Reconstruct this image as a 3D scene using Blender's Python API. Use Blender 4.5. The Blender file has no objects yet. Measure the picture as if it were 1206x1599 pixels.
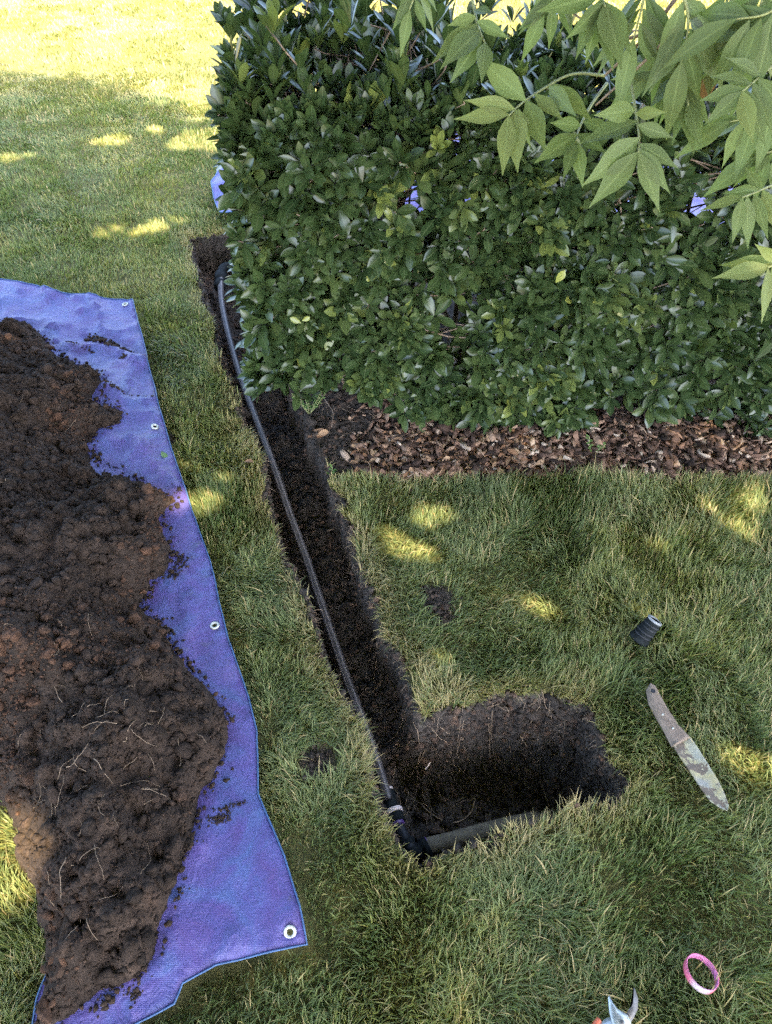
import bpy, bmesh, math, random
import numpy as np
from mathutils import Vector, Matrix
from mathutils.geometry import delaunay_2d_cdt

# ------------------------------------------------------------------ camera, world, sun
SC = bpy.context.scene
C = SC.collection
rng = np.random.default_rng(7)
random.seed(7)
TH = math.radians(47.0)
FPX = 0.5 * 1599 / math.tan(math.radians(34.5))
CH = 1.6
cam_d = bpy.data.cameras.new('camera')
cam = bpy.data.objects.new('camera', cam_d); C.objects.link(cam)
cam.location = (0, 0, CH); cam.rotation_euler = (math.radians(90) - TH, 0, 0)
cam_d.sensor_fit = 'VERTICAL'; cam_d.sensor_height = 24; cam_d.lens = 12 / math.tan(math.radians(34.5))
cam_d.clip_start = 0.05; cam_d.clip_end = 500
SC.camera = cam

SUN_EL = math.radians(55); SUN_AZ = math.radians(150)      # azimuth from +Y towards +X: behind and to the right
S = np.array([math.sin(SUN_AZ) * math.cos(SUN_EL), math.cos(SUN_AZ) * math.cos(SUN_EL), math.sin(SUN_EL)])
w = bpy.data.worlds.new('World'); SC.world = w; w.use_nodes = True
nt = w.node_tree; bg = nt.nodes['Background']
sky = nt.nodes.new('ShaderNodeTexSky'); sky.sky_type = 'NISHITA'; sky.sun_disc = False
sky.air_density = .8; sky.dust_density = 3.0; sky.ozone_density = .4; sky.sun_elevation = SUN_EL; sky.sun_rotation = SUN_AZ
nt.links.new(sky.outputs[0], bg.inputs[0]); bg.inputs[1].default_value = 0.15
sd = bpy.data.lights.new('sun', 'SUN'); sd.energy = 2.8; sd.angle = math.radians(0.53); sd.color = (1, .84, .56)
so = bpy.data.objects.new('sun', sd); C.objects.link(so)
so.rotation_euler = Vector(S).to_track_quat('Z', 'Y').to_euler(); so.location = (4, -6, 9)
SC.view_settings.view_transform = 'Standard'; SC.view_settings.look = 'None'
SC.view_settings.exposure = 3.5; SC.view_settings.gamma = 1
SC.render.engine = 'CYCLES'
SC.cycles.use_denoising = False
SC.cycles.max_bounces = 6; SC.cycles.diffuse_bounces = 3; SC.cycles.transmission_bounces = 4

# ------------------------------------------------------------------ helpers
def at(px, py, z=0.0):
    v = (py - 799.5) / FPX; u = (px - 603) / FPX
    t = (CH - z) / (math.sin(TH) + v * math.cos(TH))
    return np.array([u * t, t * (math.cos(TH) - v * math.sin(TH)), z])
def atd(px, py, dep):
    v = (py - 799.5) / FPX; u = (px - 603) / FPX
    return np.array([u * dep, dep * (math.cos(TH) - v * math.sin(TH)), CH - dep * (math.sin(TH) + v * math.cos(TH))])
def poly(pts, z=0.0): return np.array([at(a, b, z)[:2] for a, b in pts])
def inside(P, V):
    x, y = P[:, 0], P[:, 1]; r = np.zeros(len(P), bool); n = len(V); j = n - 1
    for i in range(n):
        xi, yi = V[i]; xj, yj = V[j]
        c = ((yi > y) != (yj > y))
        r ^= c & (x < (xj - xi) * (y - yi) / ((yj - yi) if yj != yi else 1e-9) + xi)
        j = i
    return r
def segdist(P, V, closed=True):
    d = np.full(len(P), 1e9)
    n = len(V)
    for i in range(n if closed else n - 1):
        a = V[i]; b = V[(i + 1) % n]; ab = b - a
        t = np.clip(((P - a) @ ab) / max(ab @ ab, 1e-12), 0, 1)
        q = P - (a + t[:, None] * ab)
        d = np.minimum(d, np.einsum('ij,ij->i', q, q))
    return np.sqrt(d)
def sdf(P, V):                                # > 0 inside
    d = segdist(P, V); return np.where(inside(P, V), d, -d)
_perm = np.random.default_rng(3).random(65536)
def _h(ix, iy, s):
    k = (ix.astype(np.int64) * 73856093) ^ (iy.astype(np.int64) * 19349663) ^ (s * 83492791)
    return _perm[k & 65535]
def vnoise(x, y, s=0):
    ix = np.floor(x); iy = np.floor(y); fx = x - ix; fy = y - iy
    fx = fx * fx * (3 - 2 * fx); fy = fy * fy * (3 - 2 * fy)
    a = _h(ix, iy, s); b = _h(ix + 1, iy, s); c = _h(ix, iy + 1, s); d = _h(ix + 1, iy + 1, s)
    return (a * (1 - fx) + b * fx) * (1 - fy) + (c * (1 - fx) + d * fx) * fy
def fbm(x, y, f=1.0, o=4, s=0):               # about -1..1
    r = 0; a = 1; t = 0
    for i in range(o):
        r = r + a * (vnoise(x * f + 17.3 * i, y * f - 9.1 * i, s + i) * 2 - 1); t += a; a *= .5; f *= 2.03
    return r / t * 1.6
def smooth(a, b, x):
    t = np.clip((x - a) / (b - a), 0, 1); return t * t * (3 - 2 * t)
def norm(v): return v / np.maximum(np.linalg.norm(v, axis=-1, keepdims=True), 1e-9)

def mesh(name, V, F, attrs=None, smooth_=True):
    """V (n,3); F list of (m,k) int arrays"""
    if not isinstance(F, list): F = [F]
    F = [np.asarray(f, np.int32) for f in F if len(f)]
    me = bpy.data.meshes.new(name)
    V = np.asarray(V, np.float32)
    me.vertices.add(len(V)); me.vertices.foreach_set('co', V.ravel())
    loops = np.concatenate([f.ravel() for f in F]); tot = np.concatenate([np.full(len(f), f.shape[1], np.int32) for f in F])
    start = np.concatenate([[0], np.cumsum(tot)[:-1]]).astype(np.int32)
    me.loops.add(len(loops)); me.loops.foreach_set('vertex_index', loops.astype(np.int32))
    me.polygons.add(len(tot)); me.polygons.foreach_set('loop_start', start)
    if smooth_: me.polygons.foreach_set('use_smooth', np.ones(len(tot), bool))
    me.update(calc_edges=True); me.validate()
    for k, a in (attrs or {}).items():
        if len(a) == len(me.vertices):
            at_ = me.attributes.new(k, 'FLOAT', 'POINT'); at_.data.foreach_set('value', np.asarray(a, np.float32))
    return me
def obj(name, me, mat=None, parent=None, label=None, cat=None, group=None, kind=None):
    o = bpy.data.objects.new(name, me); C.objects.link(o)
    if mat is not None: me.materials.append(mat)
    if parent is not None: o.parent = parent
    return tag(o, label, cat, group, kind)
def tag(o, label=None, cat=None, group=None, kind=None):
    if label: o['label'] = label
    if cat: o['category'] = cat
    if group: o['group'] = group
    if kind: o['kind'] = kind
    return o
def thing(name, label, cat, loc=(0, 0, 0), group=None, kind=None):
    o = bpy.data.objects.new(name, None); C.objects.link(o); o.location = loc; o.empty_display_size = .05
    return tag(o, label, cat, group, kind)
def shift(V, loc): return np.asarray(V) - np.asarray(loc)

class MB:
    def __init__(s): s.V = []; s.F = {}; s.n = 0; s.A = {}
    def add(s, V, F, **a):
        V = np.asarray(V, float)
        for f in (F if isinstance(F, list) else [F]):
            f = np.asarray(f)
            if len(f): s.F.setdefault(f.shape[1], []).append(f + s.n)
        for k, x in a.items(): s.A.setdefault(k, []).append(np.broadcast_to(np.asarray(x, float), (len(V),)))
        s.V.append(V); s.n += len(V)
    def me(s, name, loc=(0, 0, 0), sm=True):
        return mesh(name, np.concatenate(s.V) - np.asarray(loc), [np.concatenate(f) for f in s.F.values()],
                    {k: np.concatenate(v) for k, v in s.A.items()}, sm)

def tube(path, rad, sides=8, cap=True, wob=0):
    P = np.asarray(path, float); n = len(P); R = np.broadcast_to(np.asarray(rad, float), (n,))
    T = norm(np.gradient(P, axis=0)); u = np.array([0, 0, 1.0])
    if abs(T[0] @ u) > .9: u = np.array([1.0, 0, 0])
    V = []
    for i in range(n):
        u = u - T[i] * (u @ T[i]); u /= np.linalg.norm(u) + 1e-12; v = np.cross(T[i], u)
        a = np.arange(sides) / sides * 2 * np.pi
        V.append(P[i] + (np.cos(a)[:, None] * u + np.sin(a)[:, None] * v) * R[i] * (1 + wob * (rng.random(sides) - .5))[:, None])
    V = np.concatenate(V); i = np.arange(n - 1)[:, None] * sides; j = np.arange(sides)[None]
    k = (j + 1) % sides
    F = np.stack([i + j, i + k, i + sides + k, i + sides + j], -1).reshape(-1, 4)
    out = [F]
    if cap:
        V = np.concatenate([V, P[:1], P[-1:]]); m = n * sides; j = np.arange(sides); k = (j + 1) % sides
        out.append(np.concatenate([np.stack([np.full(sides, m), k, j], -1), np.stack([np.full(sides, m + 1), (n - 1) * sides + j, (n - 1) * sides + k], -1)]))
    return V, out
def spline(pts, n=40):
    P = np.asarray(pts, float); P = np.vstack([2 * P[0] - P[1], P, 2 * P[-1] - P[-2]]); m = len(P) - 3; out = []
    for s in np.linspace(0, m - 1e-6, n):
        i = int(s); t = s - i; a, b, c, d = P[i:i + 4]
        out.append(.5 * (2 * b + (c - a) * t + (2 * a - 5 * b + 4 * c - d) * t * t + (3 * b - a - 3 * c + d) * t ** 3))
    return np.array(out)
def lathe(profile, origin, axis, sides=32, ref=None):
    """profile list of (radius, height along axis), closed if last==first"""
    ax = norm(np.asarray(axis, float)); u = np.array([0, 0, 1.0]) if abs(ax[2]) < .9 else np.array([1.0, 0, 0])
    if ref is not None: u = np.asarray(ref, float)
    u = norm(u - ax * (u @ ax)); v = np.cross(ax, u); a = np.arange(sides) / sides * 2 * np.pi
    ring = np.cos(a)[:, None] * u + np.sin(a)[:, None] * v
    V = np.concatenate([np.asarray(origin) + ring * r + ax * h for r, h in profile])
    n = len(profile); i = np.arange(n - 1)[:, None] * sides; j = np.arange(sides)[None]; k = (j + 1) % sides
    return V, [np.stack([i + j, i + k, i + sides + k, i + sides + j], -1).reshape(-1, 4)]
def prism(outline, z0, z1, bevel=0.0):
    """outline (n,2) ccw in local xy"""
    O = np.asarray(outline, float); c = O.mean(0); n = len(O)
    lv = [(O, z0), (O, z1 - bevel)] + ([(c + (O - c) * (1 - bevel * 12), z1)] if bevel else [])
    if not bevel: lv = [(O, z0), (O, z1)]
    V = np.concatenate([np.c_[o, np.full(n, z)] for o, z in lv]); F = []
    for l in range(len(lv) - 1):
        for i in range(n): F.append((l * n + i, l * n + (i + 1) % n, (l + 1) * n + (i + 1) % n, (l + 1) * n + i))
    V = np.vstack([V, [[*c, lv[-1][1]], [*c, z0]]]); m = len(lv) * n; T = []
    for i in range(n):
        T.append((m, (len(lv) - 1) * n + i, (len(lv) - 1) * n + (i + 1) % n)); T.append((m + 1, (i + 1) % n, i))
    return V, [np.array(F), np.array(T)]

def leaves(P, D, N, L, W, prof, curl=.15, fold=.25, twist=0):
    """many leaves at once: base P, direction D, upper normal N, length L, width W"""
    n = len(P); R = len(prof); D = norm(D); N = norm(N - D * np.sum(D * N, 1, keepdims=True)); Sd = np.cross(D, N)
    t = np.linspace(0, 1, R); curl = np.broadcast_to(curl, (n,)); fold = np.broadcast_to(fold, (n,))
    V = np.zeros((n, R, 3, 3))
    for r in range(R):
        c = P + D * (L * t[r])[:, None] - N * (L * curl * t[r] ** 2)[:, None]
        h = (W * prof[r] * .5)[:, None]
        V[:, r, 1] = c; V[:, r, 0] = c - Sd * h + N * h * fold[:, None]; V[:, r, 2] = c + Sd * h + N * h * fold[:, None]
    b = (np.arange(n) * R * 3)[:, None, None]; r = (np.arange(R - 1) * 3)[None, :, None]; k = np.arange(2)[None, None]
    a = b + r + k
    F = np.stack([a, a + 1, a + 4, a + 3], -1).reshape(-1, 4)
    mid = np.tile(np.tile([1., 0., 1.], R), n)
    return V.reshape(-1, 3), F, mid, R * 3
OBO = [.12, .48, .82, 1.0, .84, .16]
LAN = [.10, .75, 1.0, .85, .5, .03]

# icospheres for clods
def ico(sub):
    bm = bmesh.new(); bmesh.ops.create_icosphere(bm, subdivisions=sub, radius=1); bm.verts.ensure_lookup_table()
    V = np.array([v.co[:] for v in bm.verts]); F = np.array([[v.index for v in f.verts] for f in bm.faces]); bm.free(); return V, F
ICO = {1: ico(1), 2: ico(2), 3: ico(3)}
def clods(P, size, sub=2, flat=.7, rough=.3, seed=0):
    r = np.random.default_rng(seed); V0, F0 = ICO[sub]; n = len(P); var = []
    for i in range(14):
        k = r.normal(size=(7, 3)) * 1.9; ph = r.random(7) * 6.28
        d = 1 + rough * np.sum(np.sin(V0 @ k.T + ph), 1) / 3 + rough * .35 * (r.random(len(V0)) - .5); var.append(V0 * d[:, None])
    var = np.array(var)[r.integers(0, 14, n)]
    ang = r.random((n, 3)) * 6.28; ca, sa = np.cos(ang), np.sin(ang); M = np.zeros((n, 3, 3))
    Rz = np.zeros((n, 3, 3)); Rz[:, 0, 0] = ca[:, 0]; Rz[:, 0, 1] = -sa[:, 0]; Rz[:, 1, 0] = sa[:, 0]; Rz[:, 1, 1] = ca[:, 0]; Rz[:, 2, 2] = 1
    Rx = np.zeros((n, 3, 3)); Rx[:, 0, 0] = 1; Rx[:, 1, 1] = ca[:, 1]; Rx[:, 1, 2] = -sa[:, 1]; Rx[:, 2, 1] = sa[:, 1]; Rx[:, 2, 2] = ca[:, 1]
    sc = np.stack([size * (.8 + .5 * r.random(n)), size * (.7 + .4 * r.random(n)), size * flat * (.7 + .5 * r.random(n))], 1)
    V = np.einsum('nij,nvj->nvi', Rz, np.einsum('nij,nvj->nvi', Rx, var) * sc[:, None]) + P[:, None]
    F = (F0[None] + (np.arange(n) * len(V0))[:, None, None]).reshape(-1, 3)
    return V.reshape(-1, 3), F, np.repeat(r.random(n), len(V0))

# ------------------------------------------------------------------ materials
def mat(name, rough=.6, spec=.4):
    m = bpy.data.materials.new(name); m.use_nodes = True; b = m.node_tree.nodes['Principled BSDF']
    b.inputs['Roughness'].default_value = rough; b.inputs['Specular IOR Level'].default_value = spec
    return m, m.node_tree, b
def nd(t, kind, **k):
    n = t.nodes.new(kind)
    for a, v in k.items(): setattr(n, a, v)
    return n
def ramp(t, fac, stops):
    r = nd(t, 'ShaderNodeValToRGB'); e = r.color_ramp.elements
    while len(e) < len(stops): e.new(.5)
    for i, (p, c) in enumerate(stops): e[i].position = p; e[i].color = (*c, 1)
    t.links.new(fac, r.inputs[0]); return r.outputs[0]
def attr(t, name): return nd(t, 'ShaderNodeAttribute', attribute_name=name).outputs['Fac']
def noise(t, scale, detail=6, rough=.6, vec=None, dist=0):
    n = nd(t, 'ShaderNodeTexNoise'); n.inputs['Scale'].default_value = scale; n.inputs['Detail'].default_value = detail
    n.inputs['Roughness'].default_value = rough; n.inputs['Distortion'].default_value = dist
    if vec is None: vec = nd(t, 'ShaderNodeTexCoord').outputs['Object']
    t.links.new(vec, n.inputs['Vector']); return n.outputs[0]
def mixc(t, f, a, b, mode='MIX'):
    m = nd(t, 'ShaderNodeMix', data_type='RGBA', blend_type=mode)
    for s, v in ((0, f), (6, a), (7, b)):
        if isinstance(v, (int, float)): m.inputs[s].default_value = v
        elif isinstance(v, tuple): m.inputs[s].default_value = (*v, 1)
        else: t.links.new(v, m.inputs[s])
    return m.outputs[2]
def math_(t, op, a, b=0.0):
    m = nd(t, 'ShaderNodeMath', operation=op)
    for i, v in enumerate((a, b)):
        if isinstance(v, (int, float)): m.inputs[i].default_value = v
        else: t.links.new(v, m.inputs[i])
    return m.outputs[0]
def bump(t, b, h, strength=.5, dist=.01):
    n = nd(t, 'ShaderNodeBump'); n.inputs['Strength'].default_value = strength; n.inputs['Distance'].default_value = dist
    t.links.new(h, n.inputs['Height']); t.links.new(n.outputs[0], b.inputs['Normal'])

def leafmat(name, stops, rough=.35, spec=.5, transl=.25, rib=(.3, .35, .15), ribf=.5, tcol=1.6, att='rnd', drycol=None):
    m, t, b = mat(name, rough, spec)
    c = ramp(t, attr(t, att), stops)
    if drycol: c = mixc(t, attr(t, 'dry'), c, drycol)
    n = noise(t, 60, 3)
    c = mixc(t, math_(t, 'MULTIPLY', n, .45), c, tuple(x * .55 for x in stops[len(stops) // 2][1]))
    if ribf:
        k = math_(t, 'LESS_THAN', attr(t, 'mid'), .10)
        c = mixc(t, math_(t, 'MULTIPLY', k, ribf), c, rib)
    t.links.new(c, b.inputs['Base Color'])
    if transl:
        tr = nd(t, 'ShaderNodeBsdfTranslucent'); g = mixc(t, 1.0, c, (tcol, tcol * 1.15, tcol * .55), 'MULTIPLY'); t.links.new(g, tr.inputs[0])
        mx = nd(t, 'ShaderNodeMixShader'); mx.inputs[0].default_value = transl
        t.links.new(b.outputs[0], mx.inputs[1]); t.links.new(tr.outputs[0], mx.inputs[2])
        t.links.new(mx.outputs[0], t.nodes['Material Output'].inputs[0])
    return m
M = {}
M['grass'] = leafmat('grass_blade', [(0, (.078, .116, .044)), (.35, (.140, .180, .070)), (.65, (.215, .240, .088)), (1, (.33, .29, .075))],
                     .5, .35, .3, ribf=0, drycol=(.48, .36, .18))
M['hedge'] = leafmat('hedge_leaf', [(0, (.020, .042, .015)), (.5, (.044, .076, .025)), (.85, (.085, .118, .036)), (.95, (.16, .20, .05)), (1, (.34, .36, .08))],
                     .29, .6, .12, rib=(.11, .14, .06), ribf=.5)
M['ash'] = leafmat('ash_leaf', [(0, (.10, .14, .052)), (.6, (.15, .195, .07)), (1, (.22, .25, .09))], .5, .3, .30, rib=(.22, .27, .11), ribf=.45)
M['weed'] = leafmat('weed_leaf', [(0, (.12, .22, .07)), (1, (.18, .30, .09))], .5, .3, .3, ribf=.4)
M['brownleaf'] = leafmat('dry_leaf', [(0, (.20, .10, .055)), (.5, (.32, .17, .09)), (1, (.48, .33, .2))], .7, .2, .12, rib=(.3, .2, .12), ribf=.5)
def soilmat(name, dark, mid, light, sc=45, bs=.9, bd=.008):
    m, t, b = mat(name, .95, .15)
    n1 = noise(t, sc, 8, .7); n2 = noise(t, sc * 5, 4, .7)
    c = ramp(t, n1, [(.3, dark), (.55, mid), (.78, light)])
    c = mixc(t, math_(t, 'MULTIPLY', n2, .55), c, dark)
    c2 = ramp(t, attr(t, 'rnd'), [(0, (.6, .6, .6)), (.7, (1.05, .97, .92)), (1, (1.9, 1.4, 1.12))])
    c = mixc(t, 1.0, c, c2, 'MULTIPLY')
    t.links.new(c, b.inputs['Base Color'])
    bump(t, b, math_(t, 'ADD', n1, math_(t, 'MULTIPLY', n2, .6)), bs, bd); return m
M['pile'] = soilmat('pile_soil', (.026, .020, .016), (.072, .053, .041), (.15, .105, .078))
M['crumb'] = soilmat('clod_soil', (.028, .021, .017), (.080, .058, .044), (.17, .118, .087), 110)
M['dirt'] = soilmat('trench_crumbs', (.040, .036, .033), (.090, .076, .064), (.17, .135, .105), 60)
# ground: thatch / soil by mask
m, t, b = mat('lawn_ground', .95, .1)
n1 = noise(t, 22, 8, .7); n2 = noise(t, 260, 4, .7)
g = ramp(t, n1, [(.3, (.07, .075, .03)), (.6, (.13, .125, .05)), (.8, (.20, .17, .08))])
far = ramp(t, noise(t, 90, 6, .75), [(.3, (.12, .115, .03)), (.7, (.30, .235, .065))])  # distant lawn, made yellower: its sunlit look is put into the colour
g = mixc(t, attr(t, 'far'), g, far)
s_ = ramp(t, n1, [(.3, (.044, .040, .036)), (.55, (.095, .080, .067)), (.8, (.18, .14, .11))])
s_ = mixc(t, math_(t, 'MULTIPLY', n2, .5), s_, (.036, .033, .030))
t.links.new(mixc(t, attr(t, 'soil'), g, s_), b.inputs['Base Color'])
bump(t, b, math_(t, 'ADD', n1, math_(t, 'MULTIPLY', n2, .5)), .8, .008); M['ground'] = m
# tarp
m, t, b = mat('tarp_blue', .42, .45)
n1 = noise(t, 6, 6, .62, dist=2.2); n2 = noise(t, 3, 3, .5)
c = ramp(t, n1, [(.30, (.080, .042, .178)), (.5, (.074, .062, .218)), (.70, (.07, .102, .262))])
c = mixc(t, math_(t, 'MULTIPLY', math_(t, 'GREATER_THAN', noise(t, 14, 7, .75), .66), .35), c, (.10, .08, .10))
tc = nd(t, 'ShaderNodeTexCoord').outputs['Object']
wv = nd(t, 'ShaderNodeTexWave', wave_type='BANDS', bands_direction='X'); wv.inputs['Scale'].default_value = 110
wh = nd(t, 'ShaderNodeTexWave', wave_type='BANDS', bands_direction='Y'); wh.inputs['Scale'].default_value = 110
t.links.new(tc, wv.inputs[0]); t.links.new(tc, wh.inputs[0])
weave = math_(t, 'MULTIPLY', wv.outputs[1], wh.outputs[1])
c = mixc(t, math_(t, 'MULTIPLY', weave, .25), c, (.14, .17, .36))
t.links.new(c, b.inputs['Base Color'])
bump(t, b, math_(t, 'ADD', math_(t, 'MULTIPLY', noise(t, 30, 5, .6, dist=2), 3.0), math_(t, 'MULTIPLY', weave, .25)), .5, .004); M['tarp'] = m
def simple(name, col, rough=.5, spec=.5, metal=0, var=.3, sc=30, bs=.2, bd=.001):
    m, t, b = mat(name, rough, spec); b.inputs['Metallic'].default_value = metal
    n = noise(t, sc, 6, .65)
    c = ramp(t, n, [(.3, tuple(x * (1 - var) for x in col)), (.7, tuple(min(x * (1 + var), 1) for x in col))])
    t.links.new(c, b.inputs['Base Color']); bump(t, b, n, bs, bd); return m
M['hem'] = simple('tarp_hem', (.05, .11, .24), .5, var=.2)
M['grommet'] = simple('grommet_metal', (.46, .47, .42), .35, .5, .25, .12)
M['black'] = simple('black_plastic', (.022, .024, .028), .5, .25, 0, .5, 60)
M['fitting'] = simple('fitting_plastic', (.012, .015, .016), .7, .10, 0, .5, 90)
M['white'] = simple('white_ring', (.75, .62, .58), .5, .4, 0, .1)
M['purple'] = simple('purple_primer', (.10, .05, .20), .4, .5, 0, .5, 80)
M['oldpipe'] = simple('soiled_pipe', (.15, .128, .09), .75, .25, 0, .5, 50, .5, .002)
M['root'] = simple('dry_root', (.30, .22, .15), .85, .15, 0, .35)
M['twig'] = simple('twig_bark', (.26, .19, .14), .85, .2, 0, .4, 60)
M['greentwig'] = simple('green_twig', (.25, .27, .12), .6, .3, 0, .25)
M['bark'] = simple('tree_bark', (.16, .13, .10), .9, .2, 0, .45, 14, .9, .02)
M['silver'] = simple('tool_steel', (.40, .43, .42), .32, .5, .6, .2, 60)
M['darksteel'] = simple('dark_steel', (.16, .15, .14), .45, .5, .7, .4, 60)
M['redgrip'] = simple('red_grip', (.55, .13, .06), .5, .4, 0, .2)
# pipe with two pale stripes
m, t, b = mat('striped_pipe', .5, .3)
k = attr(t, 'stripe'); nn = noise(t, 45, 5, .7)
c = mixc(t, k, ramp(t, nn, [(.35, (.040, .036, .038)), (.75, (.12, .108, .105))]), (.20, .185, .185)); t.links.new(c, b.inputs['Base Color']); M['pipe'] = m
# mulch chips
m, t, b = mat('bark_chip', .8, .25)
c = ramp(t, attr(t, 'rnd'), [(0, (.03, .022, .018)), (.35, (.11, .065, .045)), (.62, (.25, .145, .095)), (.85, (.40, .26, .17)), (1, (.62, .50, .38))])
n = noise(t, 90, 5, .7); c = mixc(t, math_(t, 'MULTIPLY', n, .5), c, (.05, .03, .02)); t.links.new(c, b.inputs['Base Color']); bump(t, b, n, .4, .002); M['chip'] = m
# weathered painted wood
m, t, b = mat('weathered_wood', .8, .2)
tc = nd(t, 'ShaderNodeTexCoord').outputs['Object']; mp = nd(t, 'ShaderNodeMapping'); mp.inputs['Scale'].default_value = (14, 160, 40); t.links.new(tc, mp.inputs[0])
gr = noise(t, 1, 6, .7, mp.outputs[0]); wood = ramp(t, gr, [(.3, (.12, .095, .075)), (.7, (.29, .225, .175))])
t.links.new(wood, b.inputs['Base Color']); bump(t, b, gr, .7, .003); M['wood'] = m
m, t, b = mat('muddy_blade', .55, .4); b.inputs['Metallic'].default_value = .15
n1 = noise(t, 26, 6, .7); steel = ramp(t, noise(t, 16, 4, .5), [(.35, (.30, .33, .29)), (.55, (.36, .33, .17)), (.7, (.26, .27, .24))])
c = mixc(t, math_(t, 'GREATER_THAN', n1, .53), steel, (.10, .075, .055)); c = mixc(t, math_(t, 'MULTIPLY', noise(t, 120, 4, .7), .5), c, (.2, .17, .12))
t.links.new(c, b.inputs['Base Color']); bump(t, b, n1, .6, .003); M['knife'] = m
# wrist band
m, t, b = mat('band_rubber', .45, .4)
k = attr(t, 'side')
out = ramp(t, attr(t, 'ang'), [(0, (.60, .12, .20)), (.40, (.62, .13, .20)), (.46, (.52, .40, .43)), (.56, (.52, .40, .43)), (.62, (.62, .14, .18))])
vo = nd(t, 'ShaderNodeTexVoronoi'); vo.inputs['Scale'].default_value = 190; t.links.new(nd(t, 'ShaderNodeTexCoord').outputs['Object'], vo.inputs['Vector'])
dots = math_(t, 'LESS_THAN', vo.outputs['Distance'], .22)
out = mixc(t, math_(t, 'MULTIPLY', dots, .8), out, (.12, .08, .12))
t.links.new(mixc(t, k, out, (.62, .20, .40)), b.inputs['Base Color']); M['band'] = m

# ------------------------------------------------------------------ plan of the place (outlines on the ground)
TR = poly([(296,372),(308,420),(321,470),(334,520),(345,560),(361,615),(381,665),(408,716),(413,785),(430,850),(457,905),(488,960),(495,1025),(532,1090),
           (564,1150),(573,1215),(601,1290),(630,1342),(662,1352),(720,1332),(790,1302),(850,1278),(920,1270),(962,1266),(978,1225),(945,1175),
           (915,1105),(850,1088),(780,1082),(700,1106),(662,1122),(650,1090),(638,1045),(612,1000),(590,940),(568,900),(556,860),(545,815),
           (522,752),(500,700),(478,640),(450,570),(420,480),(398,400),(372,366)])
GL = [(525,750),(575,742),(630,752),(700,748),(760,752),(850,744),(930,752),(1000,762),(1100,757),(1206,760),(1500,765)]
BED = np.array([*poly(GL), [3.4, 1.62], [3.4, 2.85], [-.45, 2.80], [-.52, 2.3], [-.40, 2.0]])
TARP = [(-420,395),(-150,410),(0,440),(60,452),(105,466),(208,472),(228,545),(245,622),(275,722),(300,800),(330,882),(340,925),(358,1000),(390,1090),(403,1140),
        (404,1240),(445,1340),(470,1420),(481,1478),(410,1492),(340,1510),(288,1538),(275,1570),(215,1600),(150,1650),(40,1680),(60,1560),(130,1400),(90,1250),(-120,1150),(-420,1100)]
TARP_W = poly(TARP, .035)
PILE = poly([(-500,560),(-120,525),(-40,512),(20,508),(62,528),(98,566),(140,582),(168,606),(150,632),(192,650),(175,672),(138,690),(150,725),(165,752),
             (215,757),(285,788),(252,812),(262,850),(268,888),(240,918),(212,955),(242,968),(262,1005),(300,1050),(330,1085),(352,1115),(344,1180),
             (320,1230),(302,1310),(282,1380),(264,1450),(246,1500),(205,1538),(120,1578),(72,1600),(70,1480),(58,1390),(12,1250),(-150,1180),(-500,1120)], .03)

def lawn_z(x, y): return .012 * fbm(x, y, 1.1, 3, 5) + .006 * fbm(x, y, 6, 2, 9)
def ground_z(P):
    x, y = P[:, 0], P[:, 1]
    d = np.full(len(P), -1.0); near = (x > -1.2) & (x < .9) & (y > .2) & (y < 3.6)
    q = P[near]; d[near] = sdf(q, TR) + .015 * fbm(q[:, 0], q[:, 1], 15, 3, 2) + .006 * fbm(q[:, 0], q[:, 1], 55, 2, 3)
    box = smooth(.0, .12, x + .05) * smooth(1.15, 1.0, y)
    depth = .17 + .05 * box
    wid = .014 + .014 * vnoise(x * 9, y * 9, 4)
    z = lawn_z(x, y)
    down = smooth(-.004, 1, np.clip(d / wid, -1, 1)) * depth + np.clip(d - wid, 0, .1) * .12
    # far wall of the box slopes more gently
    slope = smooth(-.1, .1, x - .02) * smooth(.72, .86, y) * smooth(1.3, 1.1, y)
    down2 = np.clip(d / .15, 0, 1) ** .8 * depth
    down = np.where(d > 0, down * (1 - slope) + down2 * slope, 0)
    z = z - down + np.where(d > .0, .022 * np.abs(fbm(x, y, 22, 4, 11)) + .018 * fbm(x, y, 8, 2, 12), 0)
    # loose soil lip and bed
    bedm = np.zeros(len(P)); nb = (x > -.7) & (x < 3.6) & (y > 1.3) & (y < 3.1)
    bedm[nb] = smooth(-.03, .05, sdf(P[nb], BED)) * (d[nb] < .0)
    z = z + bedm * (.012 + .008 * fbm(x, y, 12, 3, 21)) - bedm * .015
    return z, d, bedm
# bare patches in the lawn
BARE = [(at(495,1190)[:2], .045), (at(680,935)[:2], .05), (at(690,965)[:2], .03), (at(212,560)[:2], .03), (at(262,690)[:2], .03), (at(320,385)[:2], .05)]

# ------------------------------------------------------------------ ground sheet
def axis(lo, hi, a, b, fine, mid_lo, mid_hi, mid):
    xs = list(np.arange(a, b, fine)); x = a
    while x > mid_lo: x -= mid; xs.insert(0, x)
    st = mid
    while x > lo: st *= 1.35; x -= st; xs.insert(0, x)
    x = xs[-1]
    while x < mid_hi: x += mid; xs.append(x)
    st = mid
    while x < hi: st *= 1.35; x += st; xs.append(x)
    return np.array(xs)
gx = axis(-220, 220, -.92, .66, .0075, -3, 3, .04); gy = axis(-220, 260, .40, 3.25, .0085, -1, 6, .04)
X, Y = np.meshgrid(gx, gy); P = np.c_[X.ravel(), Y.ravel()]
Z, D, B = ground_z(P)
cell = max(len(gx), 1); i = np.arange(len(gy) - 1)[:, None] * cell; j = np.arange(len(gx) - 1)[None]
F = np.stack([i + j, i + j + 1, i + cell + j + 1, i + cell + j], -1).reshape(-1, 4)
bare = np.zeros(len(P))
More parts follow.
